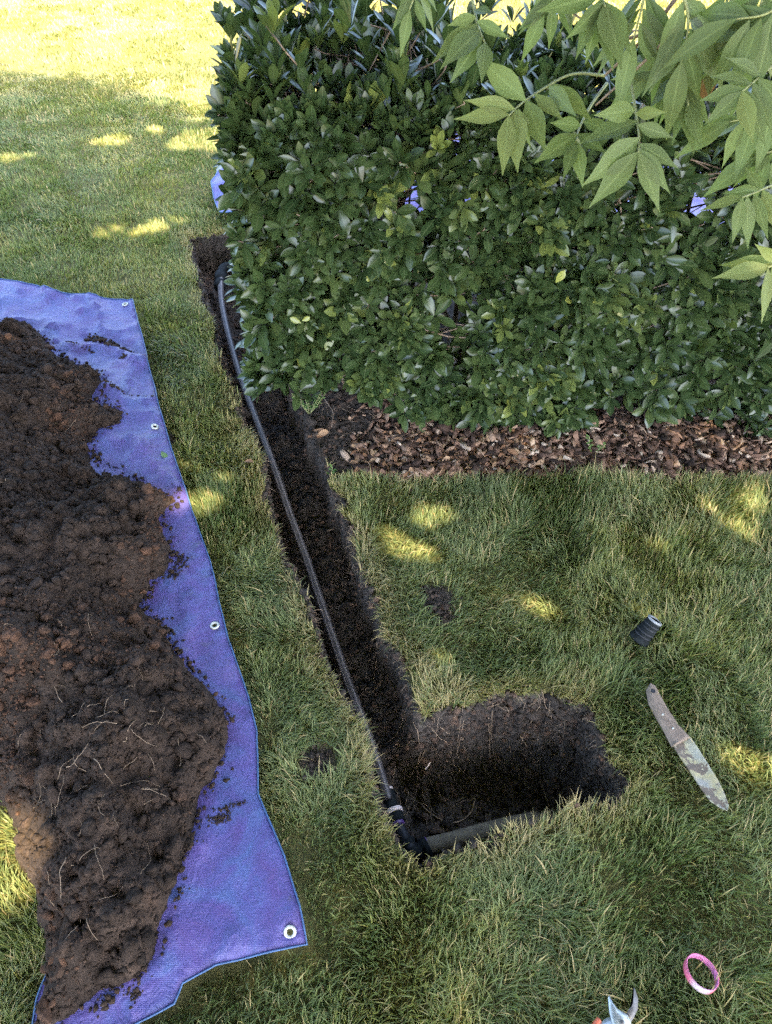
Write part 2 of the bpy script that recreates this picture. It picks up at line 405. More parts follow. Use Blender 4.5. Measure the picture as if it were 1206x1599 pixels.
for c_, r_ in BARE: bare = np.maximum(bare, smooth(1.3, .6, np.linalg.norm(P - c_, axis=1) / r_))
soil = np.clip(np.maximum(np.maximum(smooth(-.008, .000, D), B), bare), 0, 1)
farm = smooth(5.5, 9, np.hypot(P[:, 0], P[:, 1]))
obj('ground', mesh('ground', np.c_[P, Z], F, {'soil': soil, 'far': farm}), M['ground'], kind='structure')

# ------------------------------------------------------------------ grass blades
def grass_field():
    out = []
    def zone(x0, x1, y0, y1, dens, marg, L0, L1, W0, W1, seed, skip=None):
        r = np.random.default_rng(seed); n = int((x1 - x0) * (y1 - y0) * dens)
        p = np.c_[r.uniform(x0, x1, n), r.uniform(y0, y1, n)]
        dep = p[:, 1] * math.cos(TH) + CH * math.sin(TH); u = p[:, 0] / np.maximum(dep, .1) * FPX + 603
        v = 799.5 - FPX * (p[:, 1] * math.sin(TH) - CH * math.cos(TH)) / np.maximum(dep, .1)
        keep = (u > -marg) & (u < 1206 + marg) & (v < 1599 + marg * 1.2) & (v > -160)
        keep |= r.random(n) < .10
        return p[keep]
    Z = [zone(-1.6, 1.7, -.25, 1.9, 62000, 110, 0, 0, 0, 0, 1), zone(-3, 3, 1.9, 3.4, 30000, 110, 0, 0, 0, 0, 2),
         zone(-4, 4, 3.4, 5.4, 15000, 110, 0, 0, 0, 0, 3), zone(-6, 6, 5.4, 10.5, 5200, 90, 0, 0, 0, 0, 4)]
    p = np.concatenate(Z); x, y = p[:, 0], p[:, 1]; r = np.random.default_rng(99); n = len(p)
    dT = np.full(n, -1.0); k = (x > -1.3) & (x < 1) & (y > .1) & (y < 3.7); dT[k] = sdf(p[k], TR) + .015 * fbm(x[k], y[k], 15, 3, 2) + .006 * fbm(x[k], y[k], 55, 2, 3)
    dB = np.full(n, -1.0); k = (y > 1.2) & (y < 3.3) & (x > -.9); dB[k] = sdf(p[k], BED)
    dA = np.full(n, -1.0); k = (x < .1) & (y < 5); dA[k] = sdf(p[k], TARP_W)
    dP = np.full(n, -1.0); dP[k] = sdf(p[k], PILE) + .012 * fbm(x[k], y[k], 12, 2, 55)
    hide = (y > 2.0) & (y < 2.7) & (x > -.1)
    wob = .008 * fbm(x, y, 30, 2, 6)
    keep = (dT < -.001 + wob) & (dB < .002 + wob) & (dA < -.004) & (dP < .006) & ~hide
    for c_, r_ in BARE: keep &= (np.linalg.norm(p - c_, axis=1) > r_ * (.75 + .5 * r.random(n)))
    # patchy tufts
    keep &= r.random(n) < .86 + .5 * fbm(x, y, 11, 3, 31)
    p = p[keep]; dT = dT[keep]; dB = dB[keep]; dA = dA[keep]; x, y = p[:, 0], p[:, 1]; n = len(p)
    dist = np.hypot(np.hypot(x, y), CH)
    z, _, _ = ground_z(p)
    mown = smooth(1.9, 3.0, y - .5 * np.clip(x + 1, -2, 1) + .2)
    tuft = fbm(x, y, 5.5, 3, 41)
    L = (.045 + .015 * tuft) * (1 - .42 * mown) * (.55 + .75 * r.random(n))
    L *= np.where(dA > -.035, .62, 1) * np.where(dT > -.03, .95, 1)
    W = np.clip(.0023 * dist / 2.0, .0017, .02) * (.6 + .8 * r.random(n)) * np.where(r.random(n) < .07, 1.7, 1)
    ang = 3.6 * fbm(x, y, 2.6, 2, 61) + 2.0 * fbm(x, y, 9, 2, 66) + r.normal(0, .95, n) + .8
    lean = np.clip(.62 + .35 * fbm(x, y, 4, 2, 71) + r.normal(0, .25, n), .08, 1.25) * (1 - .25 * mown)
    H = np.c_[np.cos(ang), np.sin(ang)]
    # lean over the trench edge
    e = .01; near = (dT > -.03)
    if near.any():
        q = p[near]; gxx = sdf(q + [e, 0], TR) - sdf(q - [e, 0], TR); gyy = sdf(q + [0, e], TR) - sdf(q - [0, e], TR)
        H[near] = H[near] * .9 + norm(np.c_[gxx, gyy]) * (.15 + .55 * r.random(near.sum()))[:, None]; H[near] = norm(H[near])
    dry = np.clip(smooth(-.075, -.005, dT + .03 * fbm(x, y, 6, 2, 84)) * (r.random(n) < .75) + (r.random(n) < .09 + .10 * (fbm(x, y, 3.5, 3, 81) > .35)) * 1.0
                  + (dB > -.02) * (r.random(n) < .3) + (y > 4.9) * .30, 0, 1) * (.45 + .55 * r.random(n))  # last term is no dryness: sunlit yellow painted past the shade edge
    strawy = r.random(n) < .012; L = np.where(strawy, L * 1.5, L); dry = np.where(strawy, .95, dry)
    rnd = np.clip(.45 + .26 * fbm(x, y, 4.5, 3, 91) + .10 * mown + .10 * smooth(4.6, 5.4, y) + r.normal(0, .17, n), 0, 1)  # also painted paler past the shade edge, as sunlit
    V = np.zeros((n, 7, 3)); hd = np.c_[H, np.zeros(n)]; up = np.array([0, 0, 1.0]); sd_ = np.c_[-H[:, 1], H[:, 0], r.normal(0, .35, n)]; sd_ = norm(sd_)
    pos = np.c_[p, z - .003]; th = lean * .35
    for s in range(4):
        wd = [1, .95, .7, 0][s]
        if s < 3: V[:, 2 * s] = pos - sd_ * (W * wd / 2)[:, None]; V[:, 2 * s + 1] = pos + sd_ * (W * wd / 2)[:, None]
        else: V[:, 6] = pos
        pos = pos + (hd * np.sin(th)[:, None] + up * np.cos(th)[:, None]) * (L / 3)[:, None]; th = th + lean * .55
    b = (np.arange(n) * 7)[:, None]
    Q = np.concatenate([b + [0, 1, 3, 2], b + [2, 3, 5, 4]]); T = b + [4, 5, 6]
    print('blades', n)
    return mesh('grass', V.reshape(-1, 3), [Q, T], {'rnd': np.repeat(rnd, 7), 'dry': np.repeat(dry, 7)})
obj('grass', grass_field(), M['grass'], kind='stuff', label='long matted lawn grass with dry straw tips around the trench', cat='grass')

# ------------------------------------------------------------------ blue tarp under the soil
def tarp_z(p):
    x, y = p[:, 0], p[:, 1]
    z = .040 + .010 * fbm(x, y, 2.2, 2, 101) + .006 * np.abs(fbm(x * 1.0 + y * .4, y * .7 - x * .3, 7, 3, 104)) + .003 * fbm(x, y, 22, 3, 107) + .014 * (1 - np.clip(np.abs(fbm(x * 1.2 + y * .3, y * .8 - x * .5, 3.2, 2, 109)) * 7, 0, 1)) + .009 * (1 - np.clip(np.abs(fbm(x * .6 - y * .7, y + x * .4, 6.5, 2, 113)) * 8, 0, 1))
    def ridge(pts, h, w_):
        return h * np.exp(-(segdist(p, poly(pts, .04), False) / w_) ** 2)
    z += ridge([(100, 540), (170, 545), (240, 575)], .018, .016) - ridge([(130, 525), (180, 530), (222, 552)], .012, .014)
    z += ridge([(165, 605), (200, 632), (245, 628)], .016, .014) + ridge([(150, 700), (210, 690), (262, 750), (290, 780)], .012, .02)
    z += ridge([(330, 1230), (400, 1235)], -.006, .03) + ridge([(300, 1480), (280, 1400), (330, 1250)], .008, .025) + ridge([(250, 980), (330, 1080), (370, 1130)], .007, .02)
    return z
GR = [(196, 476), (244, 673), (335, 975), (454, 1458)]
GRW = [at(a, b_, .042)[:2] for a, b_ in GR]
def tarp_mesh(V, zf, holes, step=.02):
    B = []; n = len(V)
    for i in range(n):
        a, b_ = V[i], V[(i + 1) % n]; m_ = max(2, int(np.linalg.norm(b_ - a) / .02))
        for k in range(m_): B.append(a + (b_ - a) * k / m_)
    B = np.array(B); nb = len(B)
    B[:, 0] += .0025 * fbm(B[:, 0], B[:, 1], 9, 2, 3); edges = [(i, (i + 1) % nb) for i in range(nb)]
    mn, mx = V.min(0), V.max(0); g = np.stack(np.meshgrid(np.arange(mn[0], mx[0], step), np.arange(mn[1], mx[1], step)), -1).reshape(-1, 2)
    g += rng.normal(0, step * .15, g.shape); g = g[sdf(g, B) > step * .5]
    pts = [B]; k = nb
    for h in holes:
        g = g[np.linalg.norm(g - h, axis=1) > .013]; a = np.arange(16) / 16 * 2 * np.pi
        pts.append(h + .0066 * np.c_[np.cos(a), np.sin(a)]); edges += [(k + i, k + (i + 1) % 16) for i in range(16)]; k += 16
    A = np.concatenate(pts + [g])
    r = delaunay_2d_cdt([Vector(q) for q in A], edges, [], 0, 1e-6)
    A2 = np.array([q[:] for q in r[0]]); T = np.array([f for f in r[2] if len(f) == 3]); c_ = A2[T].mean(1)
    ok = inside(c_, B)
    for h in holes: ok &= np.linalg.norm(c_ - h, axis=1) > .0064
    return np.c_[A2, zf(A2)], T[ok], B
V, T, TB = tarp_mesh(TARP_W, tarp_z, GRW)
ctr = np.array([-.6, 1.4, 0.0])
tarp = obj('tarp', mesh('tarp', V - ctr, T), M['tarp'], label='large blue tarp spread on the lawn under the soil pile', cat='tarp'); tarp.location = ctr
md = tarp.modifiers.new('thick', 'SOLIDIFY'); md.thickness = .0012; md.offset = -1
k = len(TB)
hz = tarp_z(TB); hem_path = np.c_[TB, hz + .0005]
vis = (TB[:, 0] > -2.4); Vt, Ft = tube(np.vstack([hem_path[:int(k * .80)]]), .0017, 6)
obj('hem', mesh('hem', Vt - ctr, Ft), M['hem'], tarp)
for g in GRW:
    e = .012; z0 = tarp_z(np.array([g, g + [e, 0], g + [0, e]])); nrm = norm(np.array([-(z0[1] - z0[0]) / e, -(z0[2] - z0[0]) / e, 1]))
    pr = [(.0062, -.002), (.0062, .0010), (.0075, .0024), (.0095, .0027), (.0115, .0019), (.0121, .0004), (.0121, -.001)]
    Vg, Fg = lathe(pr, (*g, z0[0] + .001), nrm, 28)
    obj('grommet', mesh('grommet', Vg - ctr, Fg), M['grommet'], tarp)
# second tarp beyond the hedge
def t2z(p): return .03 + .05 * np.abs(fbm(p[:, 0], p[:, 1], 2.2, 3, 121)) + .10 * smooth(-.9, -.3, p[:, 0]) * (.5 + .5 * fbm(p[:, 0], p[:, 1], 1.2, 2, 125)) + .006 * fbm(p[:, 0], p[:, 1], 14, 2, 127)
T2 = np.array([[-.81, 3.46], [-.84, 3.60], [-.81, 3.78], [-.60, 3.90], [.1, 4.1], [1.2, 4.0], [2.6, 4.1], [2.6, 3.05], [1.4, 3.0], [.2, 3.1], [-.55, 3.15], [-.75, 3.3]])
V, T, B2 = tarp_mesh(T2, t2z, [], .035); c2 = np.array([.8, 3.6, 0.])
t2 = obj('tarp', mesh('tarp', V - c2, T), M['tarp'], label='crumpled blue tarp glimpsed behind the hedge', cat='tarp'); t2.location = c2
Vt, Ft = tube(np.c_[B2, t2z(B2)], .003, 6); obj('hem', mesh('hem', Vt - c2, Ft), M['hem'], t2)

# ------------------------------------------------------------------ soil pile
def pile_z(p):
    x, y = p[:, 0], p[:, 1]; d = sdf(p, PILE) + .014 * fbm(x, y, 16, 3, 131)
    base = .046 + .23 * (1 - np.exp(-np.clip(d, 0, 3) / .30)) + .030 * fbm(x, y, 4.0, 3, 133) * smooth(0, .12, d)
    base += (.028 * np.abs(fbm(x, y, 9, 3, 136)) + .018 * fbm(x, y, 26, 4, 135)) * smooth(0, .03, d)
    return np.where(d > 0, base, .046 - smooth(0, -.02, d) * .06), d
mn = np.array([-2.6, .15]); mx = np.array([-.15, 3.3])
gx2 = np.arange(mn[0], mx[0], .009); gy2 = np.arange(mn[1], mx[1], .009)
X, Y = np.meshgrid(gx2, gy2); P = np.c_[X.ravel(), Y.ravel()]; Z, D = pile_z(P); c = len(gx2)
i = np.arange(len(gy2) - 1)[:, None] * c; j = np.arange(c - 1)[None]; F = np.stack([i + j, i + j + 1, i + c + j + 1, i + c + j], -1).reshape(-1, 4)
F = F[(D[F].max(1) > -.012)]; used = np.unique(F); mp_ = np.zeros(len(P), int); mp_[used] = np.arange(len(used))
pc = np.array([-1.2, 1.7, 0.])
pile = obj('soil_pile', mesh('soil_pile', np.c_[P, Z][used] - pc, mp_[F], {'rnd': np.clip(.45 + .3 * fbm(P[used, 0], P[used, 1], 7, 3, 140), 0, 1)}), M['pile'],
           label='heap of dug brown soil with loose clods on the blue tarp', cat='soil pile'); pile.location = pc
def scatter_pile(n, seed, pw=1.0):
    r = np.random.default_rng(seed); q = np.c_[r.uniform(mn[0], mx[0], n), r.uniform(mn[1], mx[1], n)]
    z, d = pile_z(q); k = (d > .002); return np.c_[q, z][k], d[k], r
mb = MB()
q, d, r = scatter_pile(150000, 5); s = .0016 + .0040 * r.random(len(q)) ** 2; V, F, rn = clods(q + [0, 0, .001], s, 1, .8, .3, 2); mb.add(V, F, rnd=np.clip(rn * .55 + .18 + .5 * fbm(V[:, 0], V[:, 1], 5, 2, 144), 0, 1))
q, d, r = scatter_pile(9500, 6); s = .006 + .010 * r.random(len(q)) ** 2; V, F, rn = clods(q + [0, 0, .001], s, 2, .85, .45, 3); mb.add(V, F, rnd=np.clip(rn * .55 + .18 + .5 * fbm(V[:, 0], V[:, 1], 5, 2, 144), 0, 1))
q, d, r = scatter_pile(420, 8); s = .009 + .013 * r.random(len(q)) ** 2; s = np.minimum(s, d * .5 + .012); V, F, rn = clods(q - [0, 0, .006], s, 3, .85, .5, 4); mb.add(V, F, rnd=np.clip(rn * .55 + .18 + .5 * fbm(V[:, 0], V[:, 1], 5, 2, 144), 0, 1))
obj('soil_clods', mb.me('soil_clods', pc, False), M['crumb'], pile, kind='stuff')
def hair(p0, ang, L, zfun, rad, curv, lift=.003, seg=9, r=rng):
    pts = [np.array(p0[:2], float)]; a = ang
    for i in range(seg): a += r.normal(0, curv); pts.append(pts[-1] + np.array([math.cos(a), math.sin(a)]) * L / seg)
    pts = np.array(pts); z = zfun(pts); z = .5 * z + .5 * np.maximum(np.roll(z, 1), z); z += lift + .008 * np.sin(np.linspace(0, np.pi, len(z))) * r.random()
    return tube(np.c_[pts, z], rad * np.linspace(1, .5, len(z)), 5)
mb = MB(); r = np.random.default_rng(12)
for c_, n_, sp in ((at(150, 1250), 34, .12), (at(210, 1190), 18, .10), (at(200, 1050), 10, .2), (at(150, 620), 8, .15), (at(100, 1400), 14, .1), (at(80, 850), 12, .3)):
    for i in range(n_):
        p0 = c_[:2] + r.normal(0, sp, 2)
        if sdf(p0[None], PILE)[0] < .04: continue
        mb.add(*hair(p0, r.random() * 6.28, r.uniform(.02, .08), lambda t: pile_z(t)[0], r.uniform(.0003, .0008), .2, .004, r=r))
obj('dry_roots', mb.me('dry_roots', pc), M['root'], pile, kind='stuff')
# crumbs spilt on the tarp
mb = MB(); r = np.random.default_rng(14); pts = []; sz = []
def strip(path, n, sp, s0, s1):
    W_ = poly(path, .04); seg = np.cumsum([0] + [np.linalg.norm(W_[i + 1] - W_[i]) for i in range(len(W_) - 1)])
    for i in range(n):
        s = r.random() * seg[-1]; k = min(np.searchsorted(seg, s, 'right') - 1, len(W_) - 2); a = (s - seg[k]) / (seg[k + 1] - seg[k])
        pts.append(W_[k] * (1 - a) + W_[k + 1] * a + r.normal(0, sp, 2)); sz.append(r.uniform(s0, s1))
strip([(135, 525), (160, 533), (185, 545)], 110, .010, .003, .008); strip([(185, 545), (222, 556)], 50, .006, .002, .005); strip([(188, 565), (198, 562)], 25, .006, .002, .005)
strip([(103, 536), (150, 552)], 40, .004, .002, .004); strip([(165, 605), (195, 622)], 40, .005, .002, .005); strip([(195, 622), (245, 626)], 60, .003, .0018, .0035)
strip([(130, 640), (170, 662), (188, 652)], 120, .012, .003, .008); strip([(332, 1284), (355, 1275)], 150, .0065, .0010, .0024); strip([(335, 1268), (360, 1260), (385, 1250)], 60, .003, .0010, .0026)
strip([(270, 870), (290, 880), (265, 910)], 60, .012, .002, .005); strip([(240, 970), (262, 990)], 60, .012, .002, .005); strip([(205, 1560), (220, 1540)], 50, .008, .001, .003); strip([(160, 755), (215, 755)], 60, .010, .002, .006)
strip([(160, 725), (185, 735)], 16, .006, .0015, .003); strip([(155, 820), (165, 822)], 10, .006, .0015, .003)
W_ = PILE; n = len(W_)
for i in range(n):
    a, b_ = W_[i], W_[(i + 1) % n]
    for k in range(int(np.linalg.norm(b_ - a) * 230)):
        s = r.random(); o_ = abs(r.normal(0, .013)); q = a + (b_ - a) * s; e_ = norm(np.array([b_[1] - a[1], a[0] - b_[0]])); e_ = -e_ if inside((q + e_ * .01)[None], PILE)[0] else e_
        pts.append(q + e_ * o_); sz.append(.0012 + .006 * r.random() ** 2)
pts = np.array(pts); sz = np.array(sz); ok = sdf(pts, TARP_W) > .006; pts = pts[ok]; sz = sz[ok]
V, F, rn = clods(np.c_[pts, tarp_z(pts) + sz * .35], sz, 1, .8, .35, 15); mb.add(V, F, rnd=rn * .8)
obj('soil_crumbs', mb.me('soil_crumbs', sm=False), M['crumb'], kind='stuff', label='scattered soil crumbs spilt on the blue tarp', cat='soil crumbs')

# ------------------------------------------------------------------ trench litter and fine roots
gz = lambda q: ground_z(np.atleast_2d(q))[0]
r = np.random.default_rng(20); n = 44000; q = np.c_[r.uniform(-.95, .66, n), r.uniform(.42, 3.25, n)]; zz, dd, bb = ground_z(q); k = (dd > .002) & (r.random(n) < .9)
k |= (bb > .3) & (q[:, 0] < .25) & (q[:, 1] < 2.2)
q = np.c_[q, zz][k]; s = .0025 + .0085 * r.random(len(q)) ** 3
V, F, rn = clods(q, s, 1, .8, .45, 21); mb = MB(); mb.add(V, F, rnd=rn)
q2 = q[r.integers(0, len(q), 420)]; V, F, rn = clods(q2, .007 + .012 * r.random(420) ** 2, 2, .8, .5, 22); mb.add(V, F, rnd=rn)
n_ = len(TR); wq = []
for i in range(n_):
    a, b_ = TR[i], TR[(i + 1) % n_]; k = int(np.linalg.norm(b_ - a) * 2600); e_ = norm(np.array([b_[1] - a[1], a[0] - b_[0]])); e_ = e_ if inside(((a + b_) / 2 + e_ * .004)[None], TR)[0] else -e_
    wq.append(a + (b_ - a) * r.random((k, 1)) + e_ * r.uniform(-.012, .045, (k, 1)))
q = np.concatenate(wq); zz, dd, bb = ground_z(q); k = (dd > -.002); q = np.c_[q, zz][k]; s = .0025 + .0075 * r.random(len(q)) ** 2.5
V, F, rn = clods(q, s, 1, .9, .5, 25); mb.add(V, F, rnd=rn)
k = 5200; q = np.c_[r.uniform(.0, .60, k), r.uniform(.72, 1.12, k)]; zz, dd, bb = ground_z(q); k = dd > .004; q = np.c_[q, zz][k]; s = .002 + .008 * r.random(len(q)) ** 3
V, F, rn = clods(q, s, 1, .9, .5, 26); mb.add(V, F, rnd=rn)
obj('trench_crumbs', mb.me('trench_crumbs', sm=False), M['dirt'], kind='stuff', label='dark crumbly soil lying in the trench', cat='soil crumbs')
mb = MB()
for i in range(150):
    p0 = (r.uniform(-.7, .5), r.uniform(.5, 2.7)); d_ = sdf(np.array([p0]), TR)[0]
    if d_ < .015 and not (-.45 < p0[0] < .1 and 1.6 < p0[1] < 2.0): continue
    mb.add(*hair(p0, r.random() * 6.28, r.uniform(.03, .13), gz, r.uniform(.0004, .0009), .25, .004, r=r))
for c_ in ((715, 1100), (780, 1100), (650, 1180), (700, 1150), (660, 1120), (850, 1090), (1000, 1180), (900, 1270), (590, 1000), (545, 830), (500, 1010), (520, 640), (590, 640), (570, 720), (615, 700)):
    for k in range(9):
        p0 = at(*c_)[:2] + r.normal(0, .03, 2); mb.add(*hair(p0, -1.57 + r.normal(0, 1.1), r.uniform(.02, .09), gz, r.uniform(.0005, .0011), .22, .006, r=r))
n_ = len(TR)
for i in range(n_):
    a, b_ = TR[i], TR[(i + 1) % n_]
    for k in range(int(np.linalg.norm(b_ - a) * 210)):
        q = a + (b_ - a) * r.random() + r.normal(0, .006, 2); e_ = norm(np.array([b_[1] - a[1], a[0] - b_[0]])); e_ = e_ if inside((q + e_ * .02)[None], TR)[0] else -e_
        if q[1] > 2.9 or (q[1] > 1.62 and q[0] > -.30 and q[1] < 2.9): continue
        pts_ = [np.array([*q, lawn_z(q[0], q[1]) - .004 - .012 * r.random()])]; L_ = r.uniform(.008, .034); tgt = np.array([*(e_ * L_ * r.uniform(.2, .8)), -L_ * r.uniform(.2, 1)]) + r.normal(0, .006, 3)
        pts_ += [pts_[0] + tgt * .5 + r.normal(0, .003, 3) + [0, 0, .004], pts_[0] + tgt]; mb.add(*tube(spline(pts_, 5), np.linspace(.0007, .0003, 5), 3, cap=False))
obj('fine_roots', mb.me('fine_roots'), M['root'], kind='stuff', label='fine pale roots hanging into the trench', cat='roots')
def onz(px, py):
    z = 0.0
    for _ in range(12): p_ = at(px, py, z); z = z * .4 + .6 * gz(p_[:2])[0]
    return at(px, py, z)
def rootthing(name, pxs, rad, label, lift=.006, m_='root', cat='root', group=None):
    p_ = np.array([onz(a, b_) for a, b_ in pxs]); p_[:, 2] += lift; L_ = p_[0].copy(); pts = spline(p_, 30)
    V, F = tube(pts - L_, np.linspace(rad, rad * .5, 30), 6, wob=.25); o = obj(name, mesh(name, V, F), M[m_], label=label, cat=cat, group=group); o.location = L_
rootthing('root', [(742, 1248), (735, 1270), (715, 1285), (690, 1282), (668, 1268), (656, 1255)], .0022, 'curved pale root lying like a hook on the trench floor')
rootthing('root', [(812, 1150), (835, 1190), (845, 1225), (858, 1262)], .0014, 'long thin root trailing down the back wall of the hole')
rootthing('root', [(838, 1155), (870, 1185), (895, 1205), (905, 1250)], .0014, 'thin root bending right on the back wall of the hole')
rootthing('twig', [(497, 618), (512, 640), (521, 655), (519, 678)], .0022, 'bare bent twig standing by the curled dry leaf', .03, 'twig', 'twig')
rootthing('root', [(512, 832), (530, 828), (560, 832)], .0022, 'short pale root tuft poking out of the right trench edge', .01)
rootthing('wood_splinter', [(664, 1203), (669, 1196), (674, 1190)], .0032, 'small cream wood splinter on the dark trench floor', .006, 'white', 'splinter')

mb = MB(); r = np.random.default_rng(23)
for c_, r_ in BARE:
    q = c_ + r.normal(0, r_ * .55, (80, 2)); q = q[(sdf(q, TARP_W) < -.01) & (sdf(q, TR) < -.01)]; s_ = .0015 + .006 * r.random(len(q)) ** 2; V, F, rn = clods(np.c_[q, gz(q) + .012 * r.random(len(q))], s_, 1, .8, .45, 24); mb.add(V, F, rnd=rn)
obj('spilt_soil', mb.me('spilt_soil', sm=False), M['dirt'], kind='stuff', label='loose dark crumbs in small bare patches of the lawn', cat='soil crumbs')

# ------------------------------------------------------------------ pipe run in the trench
pr = [(345, 432, -.05), (346, 470, -.07), (356, 520, -.08), (376, 590, -.08), (402, 660, -.06), (429, 732, -.06), (452, 800, -.08), (478, 870, -.10), (508, 960, -.11), (542, 1060, -.12), (572, 1140, -.125), (593, 1205, -.135), (606, 1250, -.14)]
PP = spline(np.array([at(*a) for a in pr]), 90); base = PP[-1].copy()
pipe = thing('pipe_run', 'black striped pipe with couplings running along the trench', 'pipe', base)
V, F = tube(PP, .0128, 20)
a_ = np.tile(np.arange(20), 90); st = np.isin(a_, (19, 2)).astype(float); st = np.concatenate([st, [0, 0]])
obj('hose', mesh('hose', V - base, F, {'stripe': st}), M['pipe'], pipe)
def fit(name, p0, p1, prof, m_='fitting', sides=32):
    ax = p1 - p0; L_ = np.linalg.norm(ax); V, F = lathe([(r_, h * L_) for r_, h in prof], p0, ax, sides); return obj(name, mesh(name, V - base, F), M[m_], pipe)
A0 = at(602, 1236, -.15); A1 = at(618, 1285, -.155)
fit('coupling', A0, A1, [(.015, 0), (.019, .02), (.0205, .06), (.0205, .28), (.0185, .32), (.0185, .55), (.0225, .58), (.0235, .62), (.0235, .95), (.020, 1.0), (.014, 1.02)])
fit('ring', at(612, 1265.5, -.15), at(615, 1272.5, -.15), [(.0225, 0), (.0248, .15), (.0252, .5), (.0248, .85), (.0225, 1)], 'white')
fit('ring', at(601.5, 1234, -.15), at(603, 1237.5, -.15), [(.0150, 0), (.0196, .2), (.0196, .8), (.0150, 1)], 'white')
A2 = at(641, 1326, -.16)
fit('nipple', A1, A2, [(.0170, 0), (.0170, .06), (.0150, .12), (.0150, .80), (.0175, .84), (.0175, 1.0)], 'black')
fit('primer_band', at(617, 1281, -.155), at(621, 1291, -.155), [(.0155, 0), (.0186, .1), (.0186, .9), (.0155, 1)], 'purple')
# elbow
E1 = at(660, 1322, -.165)
el = spline([at(633, 1312, -.158), at(641, 1327, -.162), at(650, 1331, -.165), at(668, 1321, -.165)], 24)
V, F = tube(el, np.r_[np.full(4, .0205), np.full(16, .0185), np.full(4, .0225)], 24); obj('elbow', mesh('elbow', V - base, F), M['fitting'], pipe)
lp = np.array([at(660, 1324, -.165), at(700, 1314, -.165), at(755, 1299, -.17), at(800, 1288, -.175), at(840, 1280, -.20)])
lp = spline(lp, 40); V, F = tube(lp, .0195, 24); obj('side_pipe', mesh('side_pipe', V - base, F), M['oldpipe'], pipe)
fit('primer_band', lp[0] - (lp[3] - lp[0]) * .02, lp[2], [(.019, 0), (.0212, .08), (.0212, .9), (.019, 1)], 'purple')
# compression elbow at the far end
c0 = at(343, 450, -.07); c1 = at(346, 425, -.05)
fit('compression_nut', c0, c1, [(.015, -.05), (.0225, 0), (.0245, .06), (.0245, .34), (.0215, .40), (.0215, .46), (.0255, .52), (.0262, .60), (.0262, .86), (.022, .92), (.018, 1.0)])
ev = spline([at(345, 432, -.055), at(348, 420, -.045), at(357, 416, -.045), at(372, 419, -.05), at(392, 423, -.06)], 24)
V, F = tube(ev, .0185, 24); obj('elbow', mesh('elbow', V - base, F), M['fitting'], pipe)
for k in (12, 15): V, F = lathe([(.018, -.003), (.0225, -.002), (.0225, .002), (.018, .003)], ev[k], ev[k + 1] - ev[k], 24); obj('ring', mesh('ring', V - base, F), M['fitting'], pipe)

# ------------------------------------------------------------------ mulch
def chipset(n, seed, zone, zf, rl=(.020, .062)):
    r = np.random.default_rng(seed); q = zone(n, r); n = len(q); z = zf(q) + r.random(n) * .016
    L = r.uniform(rl[0], rl[1], n) * (.5 + .6 * r.random(n)); Wd = L * r.uniform(.22, .6, n); T = r.uniform(.0015, .005, n)
    A = r.random(n) * 6.28; pit = r.normal(0, .35, n); rol = r.normal(0, .35, n)
    base_ = np.array([[-1, -.6], [-.5, -1], [.6, -.9], [1, -.2], [.7, .8], [-.3, 1], [-1, .5]]); m_ = 7
    O = base_[None] * (1 + r.normal(0, .16, (n, m_, 2))); loc = np.zeros((n, 2, m_, 3))
    for l, s in enumerate((-1, 1)):
        loc[:, l, :, 0] = O[:, :, 0] * (L / 2)[:, None]; loc[:, l, :, 1] = O[:, :, 1] * (Wd / 2)[:, None]; loc[:, l, :, 2] = s * (T / 2)[:, None] + (O[:, :, 0] ** 2) * (L * .08 * r.normal(0, 1, n))[:, None]
    loc = loc.reshape(n, -1, 3); cp, sp = np.cos(pit)[:, None], np.sin(pit)[:, None]; x_, y_, z_ = loc[..., 0], loc[..., 1], loc[..., 2]
    x_, z_ = x_ * cp - z_ * sp, x_ * sp + z_ * cp; cr, sr = np.cos(rol)[:, None], np.sin(rol)[:, None]; y_, z_ = y_ * cr - z_ * sr, y_ * sr + z_ * cr
    ca, sa = np.cos(A)[:, None], np.sin(A)[:, None]; x_, y_ = x_ * ca - y_ * sa, x_ * sa + y_ * ca
    V = np.stack([x_ + q[:, :1], y_ + q[:, 1:2], z_ + z[:, None]], -1).reshape(-1, 3); b = (np.arange(n) * 14)[:, None]; F4 = []; 
    for i in range(7): F4.append(b + [i, (i + 1) % 7, 7 + (i + 1) % 7, 7 + i])
    F7 = [b + list(range(7, 14)), b + list(range(6, -1, -1))]
    return V, [np.concatenate(F4), np.concatenate(F7)], np.repeat(r.random(n), 14)
def mz(n, r):
    q = np.c_[r.uniform(-.3, 2.2, n), r.uniform(1.55, 2.25, n)]; d = sdf(q, BED); t_ = sdf(q, TR)
    left = smooth(-.15, .03, q[:, 0]); return q[(d > .004 - .03 * (r.random(len(q)) < .04)) & (t_ < -.03) & (r.random(len(q)) < left)]
V, F, rn = chipset(11000, 30, mz, gz); mb = MB(); mb.add(V, F, rnd=rn)
obj('bark_mulch', mb.me('bark_mulch', sm=False), M['chip'], kind='stuff', label='reddish bark mulch strip between the hedge and the lawn', cat='mulch')

